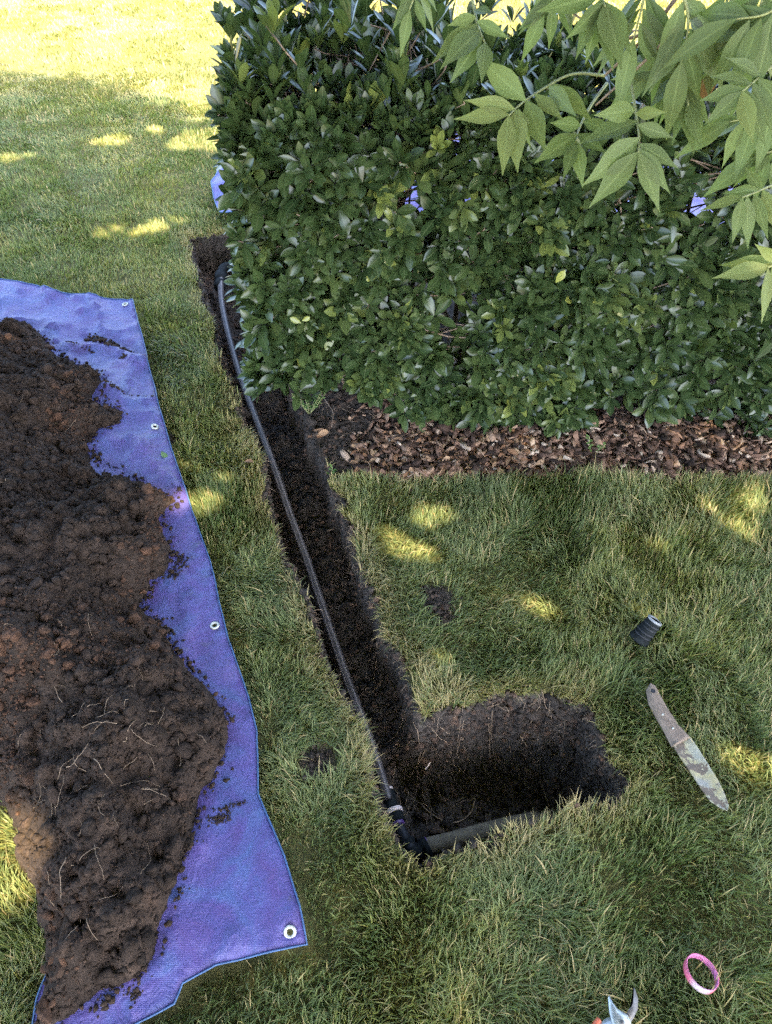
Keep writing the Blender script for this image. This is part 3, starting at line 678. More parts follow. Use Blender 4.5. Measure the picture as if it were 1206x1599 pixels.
# fallen leaves (uncountable litter) and a few single ones
r = np.random.default_rng(33); n = 300; q = np.c_[r.uniform(-.10, .5, n), r.uniform(1.58, 1.85, n)]; q = q[sdf(q, BED) > .01]; n = len(q)
q3 = np.c_[q, gz(q) + .016]; A = r.random(n) * 6.28
V, F, mid, k = leaves(q3, np.c_[np.cos(A), np.sin(A), r.normal(0, .3, n)], np.c_[r.normal(0, .4, (n, 2)), np.ones(n)], r.uniform(.015, .038, n), r.uniform(.008, .018, n), OBO, .3, .3)
obj('leaf_litter', mesh('leaf_litter', V, F, {'mid': mid, 'rnd': np.repeat(r.random(n), k)}), M['brownleaf'], kind='stuff', label='curled dry brown leaves scattered on the mulch', cat='leaf litter')
def oneleaf(name, pos, ang, L, W_, m_, label, cat, rn, curl=.2, up=.1):
    V, F, mid, k = leaves(np.zeros((1, 3)), np.array([[math.cos(ang), math.sin(ang), up]]), np.array([[.1, .1, 1.]]), np.array([L]), np.array([W_]), OBO, curl, .3)
    o = obj(name, mesh(name, V, F, {'mid': mid, 'rnd': np.full(len(V), rn)}), M[m_], label=label, cat=cat); o.location = pos
p_ = at(252, 706, .05); p_[2] = tarp_z(p_[None, :2])[0] + .004
oneleaf('fallen_leaf', p_, -.9, .036, .018, 'weed', 'yellow green leaf lying on the tarp edge by a grommet', 'leaf', .9, .1, .02)
p_ = onz(508, 684); p_[2] += .012
dl = thing('dry_leaf', 'curled brown dead leaf at the edge of the hedge soil', 'leaf', p_)
for k, (a, cu) in enumerate(((3.3, .5), (2.9, .35), (3.7, .4))):
    V, F, mid, kk = leaves(np.array([[.006 * k, .004 * k, .004 * k]]), np.array([[math.cos(a), math.sin(a), .25]]), np.array([[.2, -.5, 1.]]), np.array([.055 - .008 * k]), np.array([.022]), LAN, cu, .5)
    obj('leaf_lobe', mesh('leaf_lobe', V, F, {'mid': mid, 'rnd': np.full(len(V), .35 + .2 * k)}), M['brownleaf'], dl)
p_ = onz(782, 740); p_[2] += .01
p_ = onz(870, 728); p_[2] += .024; oneleaf('dry_leaf', p_, .6, .034, .024, 'brownleaf', 'pale round dead leaf on the bark mulch near its middle', 'leaf', 1.0, .3)
p_ = onz(385, 738); p_[2] += .045; oneleaf('dry_leaf', p_, .3, .028, .018, 'brownleaf', 'small brown dead leaf on the grass left of the trench', 'leaf', .6, .3)

# ------------------------------------------------------------------ hedge
HX0, HX1, HY0, HY1 = -.378, 2.6, 1.86, 2.66
def h_top(x): return .97 - .06 * smooth(.05, .45, x) + .05 * fbm(x, x * 0 + 3, 3, 2, 150)
def h_bot(x): return np.interp(x, [-.45, -.3, -.12, 0, .1, .2, .45, .62, .72, .8, .95, 3], [.20, .16, .20, .14, .06, .03, .03, .05, .13, .10, .02, .04])
def hedge():
    r = np.random.default_rng(40); P_ = []; N_ = []; E_ = []
    def add(n, f):
        a, b_ = r.random(n), r.random(n); p, nn = f(a, b_); P_.append(p); N_.append(nn)
    FW = HX1 - HX0; o = lambda n, v: np.broadcast_to(np.array(v, float), (n, 3)).copy()
    def front(a, b_):
        x = HX0 + a * FW; zb, zt = h_bot(x), h_top(x); z = zb + b_ * (zt - zb); y = HY0 + .05 * fbm(x, z, 4, 3, 160) + .06 * (1 - b_) ** 2 * 0 + np.clip(z - zt + .08, 0, 1) * .8
        return np.c_[x, y, z], o(len(a), (0, -1, .35))
    def top(a, b_):
        x = HX0 + a * FW; y = HY0 + b_ * (HY1 - HY0); z = h_top(x) + .04 * fbm(x, y, 4, 3, 165) - .05 * (2 * b_ - 1) ** 4; return np.c_[x, y, z], o(len(a), (0, -.1, 1))
    def left(a, b_):
        y = HY0 + a * (HY1 - HY0); z = .16 + b_ * (.98 - .16); x = HX0 + .035 * fbm(y, z, 4, 3, 170); return np.c_[x, y, z], o(len(a), (-1, -.2, .35))
    def back(a, b_):
        x = HX0 + a * FW; zb, zt = .1, h_top(x); z = zb + b_ * (zt - zb); return np.c_[x, HY1 + .04 * fbm(x, z, 4, 3, 175), z], o(len(a), (0, 1, .3))
    lean = 1
    add(3800, front); add(2000, top); add(1050, left); add(800, back)
    def shoots(a, b_):
        x = HX0 - .01 + a ** 1.3 * 1.05; y = HY0 + .03 + b_ * .72; h = .10 + .17 * r.random(len(a)) * smooth(1.0, .2, x + .2); z = h_top(x) + h * (r.random(len(a)) ** .6) - .05; return np.c_[x, y, z], o(len(a), (0, 0, 2.2))
    add(700, shoots); NSH = 700
    P = np.concatenate(P_); N = np.concatenate(N_); n = len(P)
    inw = r.exponential(.05, n) - .012; inw = np.clip(inw, -.03, .22); inw[-NSH:] = 0; P = P - norm(N) * inw[:, None]; P[:, 0] += .005 * smooth(.55, 1.1, P[:, 2]) * smooth(.2, -.3, P[:, 0])
    # upright shoots at the left top
    # holes: sparse windows that let the tarp behind show
    keep = np.ones(n, bool); keep &= ~((P[:, 2] > .84) & (P[:, 0] < .35) & (r.random(n) < .40) & (P[:, 1] > 1.95))
    HO = [((650, 318), .06), ((560, 325), .035), ((512, 275), .032), ((690, 355), .03), ((560, 480), .03), ((1130, 360), .02), ((540, 620), .05)]
    dep = P[:, 1] * math.cos(TH) + (CH - P[:, 2]) * math.sin(TH)
    for (hx, hy), rr in HO:
        q = at(hx, hy, .03); c0 = np.array([0, 0, CH]); d_ = norm(q - c0); w_ = P - c0; dd = np.linalg.norm(w_ - (w_ @ d_)[:, None] * d_, axis=1)
        keep &= (dd > rr * (.6 + .7 * vnoise(P[:, 0] * 14, P[:, 2] * 14, 5))) | (r.random(n) < .12)
    keep &= (fbm(P[:, 0] + .6 * P[:, 1], P[:, 2] - .5 * P[:, 1], 9, 2, 180) > np.where(P[:, 0] > .6, -.62, -.46)) | (inw > .08)
    P = P[keep]; N = N[keep]; n = len(P); tips = P
    ax = norm(norm(N) + r.normal(0, .36, (n, 3)) + [0, 0, .5]); upz = P[:, 2] > .88
    lf = []; cnt = r.integers(5, 10, n)
    K = 10; sel = np.arange(K)[None] < cnt[:, None]
    u = norm(np.cross(ax, [0.3, .2, 1.0])); v = np.cross(ax, u)
    az = (np.arange(K)[None] * 2.4 + r.random((n, 1)) * 6.28 + r.normal(0, .2, (n, K)))
    op = np.clip((np.linspace(1.15, .35, K)[None] + r.normal(0, .14, (n, K))) * np.where(upz, .62, 1.)[:, None], .2, 1.6)    # opening angle from the axis
    D = ax[:, None] * np.cos(op)[..., None] + (u[:, None] * np.cos(az)[..., None] + v[:, None] * np.sin(az)[..., None]) * np.sin(op)[..., None]
    Nn = ax[:, None] * np.sin(op)[..., None] - (u[:, None] * np.cos(az)[..., None] + v[:, None] * np.sin(az)[..., None]) * np.cos(op)[..., None]
    base_ = P[:, None] - ax[:, None] * (np.linspace(.018, 0, K)[None, :, None]) + D * .004
    size = (r.uniform(.78, 1.15, (n, 1)) * np.linspace(1.08, .72, K)[None] * r.uniform(.85, 1.15, (n, K))) * .059
    rn = np.clip(r.normal(.45, .22, (n, 1)) + r.normal(0, .09, (n, K)), 0, .93); rn = np.where(r.random((n, 1)) < .02, .96, rn); rn = np.where(r.random((n, K)) < .0015, 1, rn)
    s = sel.ravel(); D = D.reshape(-1, 3)[s]; Nn = Nn.reshape(-1, 3)[s]; base_ = base_.reshape(-1, 3)[s]; size = size.ravel()[s]; rn = rn.ravel()[s]
    Nn = Nn + r.normal(0, .18, Nn.shape)
    V, F, mid, k = leaves(base_, D, Nn, size, size * r.uniform(.35, .45, len(size)), OBO, r.uniform(-.05, .22, len(size)), r.uniform(.1, .45, len(size)))
    print('hedge leaves', len(size))
    return mesh('leaves', V, F, {'mid': mid, 'rnd': np.repeat(rn, k)}), tips, ax
lm, tips, axs = hedge(); hc = np.array([.8, 2.25, 0.])
hd_ = thing('hedge', 'clipped dark green broadleaf hedge standing on bark mulch', 'hedge', hc)
o = obj('foliage', lm, M['hedge'], hd_); o.matrix_parent_inverse = Matrix.Translation(-Vector(hc))
r = np.random.default_rng(44); mb = MB(); mt = MB()
stems = []
for x0 in np.arange(-.25, 2.6, .13):
    for y0 in (2.08, 2.42):
        b0 = np.array([x0 + r.normal(0, .03), y0 + r.normal(0, .05), -.02]); tp = np.array([x0 + r.normal(0, .12), y0 + r.normal(0, .12), .8 + r.normal(0, .06)])
        midp = (b0 + tp) / 2 + r.normal(0, .05, 3); pth = spline([b0, midp, tp], 12); mb.add(*tube(pth, np.linspace(.011, .004, 12), 7, wob=.2)); stems.append(pth)
SP = np.concatenate(stems)
sel = r.choice(len(tips), 1900, replace=False)
for i in sel:
    tpt = tips[i]; cand = SP[r.integers(0, len(SP), 60)]; dd = np.linalg.norm(cand - tpt, axis=1) + np.abs(cand[:, 2] - tpt[2] + .15) * .6; q = cand[np.argmin(dd)]
    md_ = (q + tpt) / 2 + r.normal(0, .02, 3); mt.add(*tube(spline([q, md_, tpt - axs[i] * .02, tpt], 6), np.linspace(.0030, .0013, 6), 4, cap=False))
obj('stems', mb.me('stems', hc), M['bark'], hd_)
for a, b_, d1, d2 in (((608, 335), (652, 280), 2.05, 2.0), ((610, 333), (640, 285), 2.08, 2.02), ((620, 350), (680, 330), 2.1, 2.05), ((510, 370), (540, 310), 2.1, 2.0), ((470, 350), (532, 310), 2.1, 2.1), ((980, 380), (1100, 350), 2.0, 1.95), ((880, 330), (990, 220), 2.1, 1.95)):
    p0, p1 = atd(*a, d1), atd(*b_, d2); mt.add(*tube(spline([p0, (p0 + p1) / 2 + r.normal(0, .008, 3), p1], 8), np.linspace(.004, .0018, 8), 6))
obj('twigs', mt.me('twigs', hc), M['twig'], hd_)
# weeds
def weed(px, py, h, n, label, seed, sz=.012, zoff=0, spread=.4):
    r = np.random.default_rng(seed); p0 = onz(px, py); p0[2] += zoff; t_ = thing('weed', label, 'weed', p0); ms = MB(); Ps = []; Ds = []
    for s in range(max(1, n // 12)):
        a = r.random() * 6.28; tp = np.array([math.cos(a) * spread * h, math.sin(a) * spread * h, h * r.uniform(.7, 1)]); pth = spline([[0, 0, -.01], tp * .5 + r.normal(0, .004, 3), tp], 10); ms.add(*tube(pth, np.linspace(.0016, .0007, 10), 5))
        for k in range(12):
            q = pth[2 + (k * 7) // 12 + r.integers(0, 1)]; b_ = k * 2.4 + r.random(); Ps.append(q); Ds.append([math.cos(b_), math.sin(b_), r.uniform(.1, .8)])
    Ps, Ds = np.array(Ps), np.array(Ds); m_ = len(Ps)
    V, F, mid, k = leaves(Ps, Ds, np.tile([0, 0, 1.], (m_, 1)) + r.normal(0, .2, (m_, 3)), r.uniform(.8, 1.3, m_) * sz, r.uniform(.5, .7, m_) * sz, OBO, .2, .2)
    obj('stem', ms.me('stem'), M['greentwig'], t_); obj('leaves', mesh('leaves', V, F, {'mid': mid, 'rnd': np.repeat(r.random(m_), k)}), M['weed'], t_)
weed(925, 712, .075, 24, 'small pale green weed sprouting through the mulch under the hedge', 51)
weed(484, 655, .12, 150, 'feathery bright green sprout at the hedge foot beside the trench', 52, .011, .03, .5)
weed(514, 740, .03, 12, 'tiny two leaved weed seedling on the dark soil', 53, .014)
# a few yellowing leaves on the hedge are parts of it
for k, (px, py, dp, a) in enumerate(((875, 432, 1.93, 1.1), (462, 500, 2.04, 2.6), (478, 498, 2.04, .5), (655, 382, 1.98, .2), (443, 465, 2.06, .1))):
    L_ = [.038, .032, .024, .018, .018][k]; P0 = atd(px, py, dp)[None] - np.array([[math.cos(a), 0, math.sin(a)]]) * L_ / 2
    V, F, mid, kk = leaves(P0, np.array([[math.cos(a), -.1, math.sin(a)]]), np.array([[.05, -1., .45]]), np.array([L_]), np.array([L_ * .55]), OBO, .15, .3)
    o = obj('yellow_leaf', mesh('yellow_leaf', V - hc, F, {'mid': mid, 'rnd': np.full(len(V), 1.0 if k != 1 else .97)}), M['hedge'], hd_, label='bright yellow green leaf')

# ------------------------------------------------------------------ the ash tree: trunk and limbs off to the right, unseen crown overhead shaped to cast the shade, sprays in view
tc0 = np.array([2.35, -.9, 0.])
tree = thing('ash_tree', 'ash tree whose drooping leafy sprays hang over the hedge', 'tree', tc0)
mb = MB(); trunk = spline([tc0 + [0, 0, -.1], tc0 + [.02, .05, 1.2], tc0 + [-.1, .1, 2.4], tc0 + [-.2, 0, 4.0], tc0 + [-.3, 0, 6.5]], 40)
mb.add(*tube(trunk, np.linspace(.17, .05, 40) * np.r_[1.35, 1.15, np.ones(38)], 20, wob=.08)); obj('trunk', mb.me('trunk', tc0), M['bark'], tree)
r = np.random.default_rng(60); GAPS = []
for px, py, rr in ((18,1320,.075),(8,1370,.045),(300,768,.065),(352,750,.012),(640,838,.062),(625,775,.02),(680,795,.022),(655,860,.03),(930,850,.045),(948,890,.055),(1085,798,.05),(1150,858,.04),(1170,912,.045),
                   (1060,862,.035),(1195,1185,.035),(245,345,.055),(168,356,.04),(180,212,.07),(290,218,.09),(8,240,.05),(340,205,.10),(240,772,.004),(30,545,.006),
                   (840,950,.018),(1020,940,.03),(850,935,.025),(1195,775,.05),(1100,1000,.016),(700,1010,.014),(1150,1040,.02),(280,740,.03), (240,200,.05)):
    GAPS.append((at(px, py, .03)[:2], rr))
GAPS += [(c_ + r.normal(0, .9, 2) * rr, rr * r.uniform(.35, .75)) for c_, rr in list(GAPS) for _ in range(2) if rr > .02]
SH = np.array([[-5.5, 5.4], [-3.0, 5.45], [-2.0, 5.15], [-1.5, 4.9], [-1.2, 4.5], [-.9, 4.35], [.3, 4.1], [2.2, 3.7], [3.2, 2.6], [3.4, 0], [2.5, -1.6], [-2.5, -1.6], [-4.6, .2], [-5.6, 2.5]])
n = 27000; g = np.c_[r.uniform(-5.8, 3.6, n), r.uniform(-1.8, 5.5, n)]; sdv = sdf(g, SH) + .14 * fbm(g[:, 0], g[:, 1], 2.4, 3, 190); k = sdv > 0; g = g[k]; sdv = sdv[k]
ge = np.c_[r.uniform(-1.9, .7, 6000), r.uniform(.2, 3.4, 6000)]; ge = ge[inside(ge, TR) | inside(ge, PILE)]; g2 = np.c_[r.uniform(-4.5, .5, 7000), r.uniform(2.6, 5.3, 7000)]; g2 = g2[sdf(g2, SH) > .05]; ge = np.concatenate([ge, g2]); g = np.concatenate([g, ge]); sdv = np.concatenate([sdv, np.full(len(ge), 1.)])  # extra crown leaves added to deepen shade on trench, pile and lawn
n = len(g); hh = 3.0 + (r.random(n) ** .9) * (.6 + 2.6 * smooth(0, 1.6, sdv)); t_ = hh / S[2]
P = np.c_[g, np.zeros(n)] + S * t_[:, None]
axd = norm(np.c_[r.normal(0, 1, (n, 2)), r.normal(-.35, .4, n)])
NP = 4; Pl = []; Dl = []; Nl = []
side = norm(np.cross(axd, [0, 0, 1.0]) + 1e-6); Ln = r.uniform(.20, .28, n)
nrm_ = norm(np.cross(side, axd) + r.normal(0, .3, (n, 3)))
for i in range(NP):
    for sg in (-1, 1):
        b_ = P + axd * (Ln * (.25 + .22 * i))[:, None]; Pl.append(b_); Dl.append(norm(axd * .8 + side * sg)); Nl.append(nrm_)
Pl.append(P + axd * Ln[:, None]); Dl.append(axd); Nl.append(nrm_)
Pl, Dl, Nl = map(np.concatenate, (Pl, Dl, Nl)); Nl = Nl + r.normal(0, .2, Nl.shape)
cen = Pl + Dl * .04; sh = cen[:, :2] - S[:2] * ((cen[:, 2] - .03) / S[2])[:, None]; ok = np.ones(len(Pl), bool)
for c_, rr in GAPS: ok &= np.linalg.norm(sh - c_, axis=1) > rr * 1.0 + .028  # leaflets left out so sun spots land at the set points
ok &= (cen[:, 2] > 2.2)
Pl, Dl, Nl = Pl[ok], Dl[ok], Nl[ok]; m_ = len(Pl)
V, F, mid, k = leaves(Pl, Dl, Nl, r.uniform(.07, .10, m_), r.uniform(.026, .034, m_), [.2, 1, .05], .1, .2)
print('crown leaflets', m_)
o = obj('crown', mesh('crown', V - tc0, F, {'mid': mid, 'rnd': np.repeat(r.random(m_), k)}), M['ash'], tree)
mb = MB()
for i in range(46):
    q = P[r.integers(0, n)]; s = trunk[r.integers(16, 38)]; m1 = (s + q) / 2 + [0, 0, .35] + r.normal(0, .15, 3)
    mb.add(*tube(spline([s, m1, q], 14), np.linspace(.035, .006, 14), 7))
obj('limbs', mb.me('limbs', tc0), M['bark'], tree)

# sprays hanging in view
PET = [.06, .55, .92, 1.0, .82, .5, .22, .02]
def spray(pts, n_pair, LL, seed, dep, flat=.4, spacing=1.0, wr=.27, start=.25, hang=.6, tone=.5):
    """pts: rachis in picture px; dep: depth start, end; leaflets in pairs, one at the tip"""
    r = np.random.default_rng(seed); k = len(pts); p = np.array([atd(a, b_, dep[0] + (dep[1] - dep[0]) * i / (k - 1)) for i, (a, b_) in enumerate(pts)])
    p = spline(p, 40); L0 = p[0].copy(); ch = []; m1 = MB(); m1.add(*tube(p, np.linspace(.0022, .0009, 40), 6)); Ps, Ds, Ns, Ls = [], [], [], []
    T = norm(np.gradient(p, axis=0)); view = norm(np.array([0, 0, CH]) - p.mean(0))
    for i in range(n_pair):
        j = int((start + (1 - start) * (i / max(n_pair, 1)) * .96) * 39)
        nn = norm(view * flat + np.array([0, -.35, .9]) * (1 - flat) + r.normal(0, .16, 3)); sdv = norm(np.cross(T[j], nn))
        for sg in (-1, 1):
            d = norm(T[j] * .65 + sdv * sg * .95 + np.array([0, 0, -hang]) + r.normal(0, .12, 3)); Ps.append(p[j] + d * .003); Ds.append(d); Ns.append(norm(nn + r.normal(0, .22, 3))); Ls.append(LL * r.uniform(.85, 1.1) * (.82 + .25 * math.sin(math.pi * (i + .7) / n_pair)))
    Ps.append(p[-1]); Ds.append(norm(T[-1] + np.array([0, 0, -hang * .6]))); Ns.append(norm(view + np.array([0, 0, .5]))); Ls.append(LL * 1.1)
    Ps, Ds, Ns, Ls = map(np.array, (Ps, Ds, Ns, Ls)); q = len(Ps)
    V, F, mid, k = leaves(Ps, Ds, Ns, Ls, Ls * wr * r.uniform(.88, 1.12, q), PET, r.uniform(.04, .28, q), r.uniform(.1, .35, q))
    sp = obj('leaf_spray', mesh('leaf_spray', V - tc0, F, {'mid': mid, 'rnd': np.clip(np.repeat(tone + r.normal(0, .18, q), k), 0, 1)}), M['ash'], tree)
    obj('leaf_stalk', m1.me('leaf_stalk', tc0), M['greentwig'], sp)
def spray_px(rach, lfs, dep, seed, wr=.30, tone=.5):
    """a compound leaf laid out leaflet by leaflet: stalk points and (base, tip) pairs, at depth dep from the lens"""
    r = np.random.default_rng(seed); k = len(rach); p = spline(np.array([atd(a, b_, dep + .02 * (k - 1 - i)) for i, (a, b_) in enumerate(rach)]), 30); m1 = MB(); m1.add(*tube(p, np.linspace(.0022, .0010, 30), 6))
    Ps, Ds, Ls, Ns = [], [], [], []
    for (a, b_), (c_, d_) in lfs:
        q0 = p[np.argmin([abs((atd(a, b_, dep) - q) @ (atd(a, b_, dep) - q)) for q in p])]; q0 = .25 * atd(a, b_, dep) + .75 * q0
        q1 = atd(c_, d_, dep + r.uniform(-.012, .03)); v_ = q1 - q0; L = np.linalg.norm(v_)
        Ps.append(q0); Ds.append(v_ / L); Ls.append(L * 1.03); Ns.append(norm(np.array([0, 0, CH]) - q0) + r.normal(0, .28, 3) + [0, 0, .35])
    Ps, Ds, Ls, Ns = map(np.array, (Ps, Ds, Ls, Ns)); q = len(Ps); cu = r.uniform(-.02, .10, q)
    Ds = norm(Ds + norm(Ns) * cu[:, None])
    V, F, mid, kk = leaves(Ps, Ds, Ns, Ls, np.clip(Ls, .05, .09) * wr * r.uniform(.9, 1.12, q), PET, cu, r.uniform(.12, .35, q))
    sp = obj('leaf_spray', mesh('leaf_spray', V - tc0, F, {'mid': mid, 'rnd': np.clip(np.repeat(tone + r.normal(0, .22, q), kk), 0, 1)}), M['ash'], tree)
    obj('leaf_stalk', m1.me('leaf_stalk', tc0), M['greentwig'], sp)
spray_px([(945,118),(893,116),(843,142),(813,163),(795,180)], [((838,145),(748,90)),((813,162),(728,157)),((795,177),(711,186)),((795,180),(785,272)),((818,167),(808,266)),((825,168),(828,228)),((843,145),(852,235)),((863,130),(880,188)),((893,118),(899,180)),((905,116),(925,190))], .92, 201, .33, .75)
spray_px([(948,130),(923,165),(905,200),(900,220)], [((915,178),(860,192)),((905,202),(836,254)),((898,220),(880,279)),((902,220),(910,292)),((908,198),(945,238)),((922,168),(960,205))], .95, 202, .34, .45)
spray_px([(975,95),(985,130),(993,175),(998,212),(997,238)], [((993,160),(905,225)),((996,200),(912,288)),((996,236),(922,322)),((998,240),(1029,328)),((1000,215),(1058,262)),((993,165),(1050,215)),((988,140),(1040,175)),((985,135),(930,180)),((1000,228),(1045,300))], .86, 203, .32, .4)
spray_px([(728,-45),(738,0),(748,45),(768,88)], [((742,18),(676,98)),((745,30),(690,105)),((748,45),(704,128)),((753,58),(752,128)),((742,12),(795,60)),((738,0),(700,40)),((735,-10),(770,20))], .93, 204, .33, .3)
spray_px([(925,-60),(935,-20),(945,10)], [((923,0),(915,98)),((945,5),(957,108)),((940,-5),(985,85)),((930,-20),(840,18)),((935,0),(885,60)),((950,0),(970,105)),((938,-10),(900,90))], .84, 205, .36, .35)
spray_px([(1250,270),(1215,285),(1185,298),(1160,308)], [((1163,305),(1094,329)),((1203,282),(1130,302)),((1158,310),(1144,378)),((1172,308),(1168,388)),((1192,300),(1199,372)),((1215,290),(1222,370)),((1205,288),(1165,262))], .87, 206, .30, .6)
spray_px([(1270,385),(1235,398),(1200,418)], [((1203,415),(1115,434)),((1215,402),(1126,414)),((1198,422),(1190,503)),((1212,415),(1222,490)),((1225,402),(1180,382))], .86, 207, .30, .8)
spray_px([(1255,60),(1215,95),(1180,125),(1160,142)], [((1163,135),(1094,157)),((1165,145),(1102,193)),((1158,142),(1176,222)),((1185,122),(1110,120)),((1190,120),(1206,205)),((1205,100),(1135,90)),((1205,108),(1232,180)),((1172,140),(1195,228))], .80, 208, .32, .4)
spray_px([(1050,40),(1062,80),(1068,115),(1075,165)], [((1068,115),(1083,237)),((1066,100),(1015,165)),((1070,130),(1108,195)),((1062,80),(1010,110)),((1072,150),(1050,225)),((1075,160),(1095,232)),((1060,70),(1110,130))], .90, 209, .30, .45)
SPR = [([(1140, -40), (1130, 20), (1090, 80)], 4, .08, (.85, .9)), ([(1060, -30), (1075, 30), (1065, 95)], 4, .078, (.82, .86)),
       ([(880, -60), (870, -10), (850, 20)], 3, .055, (.95, .97)), ([(1250, -20), (1200, 20), (1150, 30)], 4, .08, (.78, .8)), ([(1230, 150), (1180, 180), (1140, 190)], 3, .065, (.88, .9)),
       ([(1100, 60), (1060, 90), (1020, 110)], 4, .07, (.9, .92)), ([(1010, -40), (1005, 0), (990, 60)], 4, .075, (.86, .88)), ([(1200, -60), (1190, 0), (1175, 60)], 4, .08, (.8, .84)), ([(640, -60), (650, -20), (640, 15)], 3, .05, (.97, .98)), ([(1230, 200), (1215, 230), (1180, 245)], 3, .065, (.9, .92))]
for i, (pts, npair, LL, dp) in enumerate(SPR):
    spray(pts, npair, LL, 70 + i, dp, tone=.3 + .3 * random.random(), hang=.75, wr=.31)
mb = MB()
for pts, d0, d1, r0 in ((([1400, -200], [1206, -110], [1090, -40], [1015, 50], [945, 118]), .80, .96, .0042), (([1400, -120], [1280, 40], [1260, 265], [1290, 370]), .8, .86, .004), (([1400, -260], [1140, -60], [950, -90], [735, -60], [640, -60]), .75, .9, .005), (([1100, -60], [1040, 60], [930, 165]), .8, .95, .003), (([1040, 40], [960, 60], [880, 10]), .9, 1.0, .0025)):
    q = np.array([atd(a, b_, d0 + (d1 - d0) * i / (len(pts) - 1)) for i, (a, b_) in enumerate(pts)]); mb.add(*tube(spline(q, 40), np.linspace(r0, r0 * .4, 40), 8))
q = np.array([trunk[12], (trunk[12] + atd(1400, -200, .75)) / 2 + [0, 0, .25], atd(1400, -200, .75)]); mb.add(*tube(spline(q, 24), np.linspace(.03, .0065, 24), 10))
q = np.array([atd(1400, -120, .8), atd(1400, -160, .78), atd(1400, -200, .75)]); mb.add(*tube(q, .006, 8)); q = np.array([atd(1400, -260, .75), atd(1400, -200, .75), atd(1400, -150, .78)]); mb.add(*tube(q, .006, 8))
obj('low_branch', mb.me('low_branch', tc0), M['twig'], tree)
P0 = atd(1128, 100, .9)[None]; V, F, mid, kk = leaves(P0, np.array([[-.5, .1, -.8]]), np.array([[0, -1., .5]]), np.array([.05]), np.array([.03]), OBO, .4, .5)
obj('brown_leaf', mesh('brown_leaf', V - tc0, F, {'mid': mid, 'rnd': np.full(len(V), .2)}), M['brownleaf'], tree, label='withered reddish brown leaf')

# ------------------------------------------------------------------ things on the grass
# pipe adapter
pA = at(996, 1000, .030); pB = at(1020, 972, .075); ax = norm(pB - pA)
ad = thing('pipe_adapter', 'short black ribbed pipe adapter lying on the grass', 'pipe fitting', pA)
L_ = .068
V, F = lathe([(.0, 0), (.024, 0), (.0255, .002), (.0255, .012), (.0235, .014), (.0215, .015), (.0215, .040), (.0200, .041), (.0195, .055), (.0195, L_ - .002), (.0185, L_), (.0140, L_), (.0135, L_ - .003), (.0135, .01), (0, .01)], (0, 0, 0), ax, 36)
obj('body', mesh('body', V, F), M['fitting'], ad)
for h in (.019, .030, .043, .053):
    R_ = .0232 if h < .04 else .0215
    V, F = lathe([(.019, h - .0022), (R_, h - .0018), (R_, h + .0018), (.019, h + .0022)], (0, 0, 0), ax, 36); obj('rib', mesh('rib', V, F), M['black'], ad)
V, F = lathe([(.0135, L_ - .001), (.0145, L_ + .0012), (.0185, L_ + .0012), (.0197, L_ - .001), (.0197, L_ - .004), (.019, L_ - .005)], (0, 0, 0), ax, 36); obj('rim', mesh('rim', V, F), simple('rim_grey', (.22, .23, .24), .4, .5, 0, .3), ad)
# digging knife: handle with a black disc for its hanging hole and rivets, muddy blade
cS = np.array([*at(1070, 1160, .05)[:2], .047]); dS = at(1138, 1260, .05)[:2] - at(1012, 1075, .05)[:2]; aS = math.atan2(dS[1], dS[0])
Rm = np.array([[math.cos(-aS), -math.sin(-aS)], [math.sin(-aS), math.cos(-aS)]])
def toloc(pp, z=.05): return (np.array([at(a, b_, z)[:2] for a, b_ in pp]) - cS[:2]) @ Rm.T
kn = thing('digging_knife', 'old garden digging knife with worn brown handle and muddy pale blade', 'digging knife', cS); kn.rotation_euler = (math.radians(-4), math.radians(2), aS)
def slab(name, pp, z0, z1, crown, m_, n=60, m2=14):
    """a lens-thick slab between the two long edges of an outline; crown = extra height along the middle"""
    O = toloc(pp); A = O[:, 0]; x0, x1 = A.min(), A.max(); top = []; bot = []
    for x in np.linspace(x0 + .0004, x1 - .0004, n):
        ys = []
        for i in range(len(O)):
            p, q = O[i], O[(i + 1) % len(O)]
            if (p[0] - x) * (q[0] - x) <= 0 and p[0] != q[0]: ys.append(p[1] + (q[1] - p[1]) * (x - p[0]) / (q[0] - p[0]))
        top.append((x, max(ys))); bot.append((x, min(ys)))
    top, bot = np.array(top), np.array(bot); V = []
    for k in range(m2 + 1):
        t = k / m2; y = bot[:, 1] * (1 - t) + top[:, 1] * t; s_ = 1 - (2 * t - 1) ** 4; V.append(np.c_[top[:, 0], y, z0 + (z1 - z0) * (.25 + .75 * s_) + crown * (1 - (2 * t - 1) ** 2) + .0006 * fbm(top[:, 0], y, 90, 3, 8)])
    for k in range(m2 + 1):
        t = 1 - k / m2; y = bot[:, 1] * (1 - t) + top[:, 1] * t; V.append(np.c_[top[:, 0], y, np.full(n, z0) + min(crown, 0) * (1 - (2 * t - 1) ** 2)])
    K = 2 * (m2 + 1); V = np.concatenate(V); F = []
    for k in range(K):
        k2 = (k + 1) % K; i_ = np.arange(n - 1); F.append(np.stack([k * n + i_, k2 * n + i_, k2 * n + i_ + 1, k * n + i_ + 1], -1))
    cap1 = np.array([[k * n for k in range(K)][::-1]]); cap2 = np.array([[k * n + n - 1 for k in range(K)]])
    return obj(name, mesh(name, V, [np.concatenate(F), cap1, cap2]), m_, kn)
slab('handle', [(1008,1079),(1013,1071),(1023,1073),(1040,1103),(1060,1133),(1079,1151),(1066,1158),(1049,1167),(1036,1142),(1022,1119),(1012,1100)], 0, .010, .003, M['wood'])
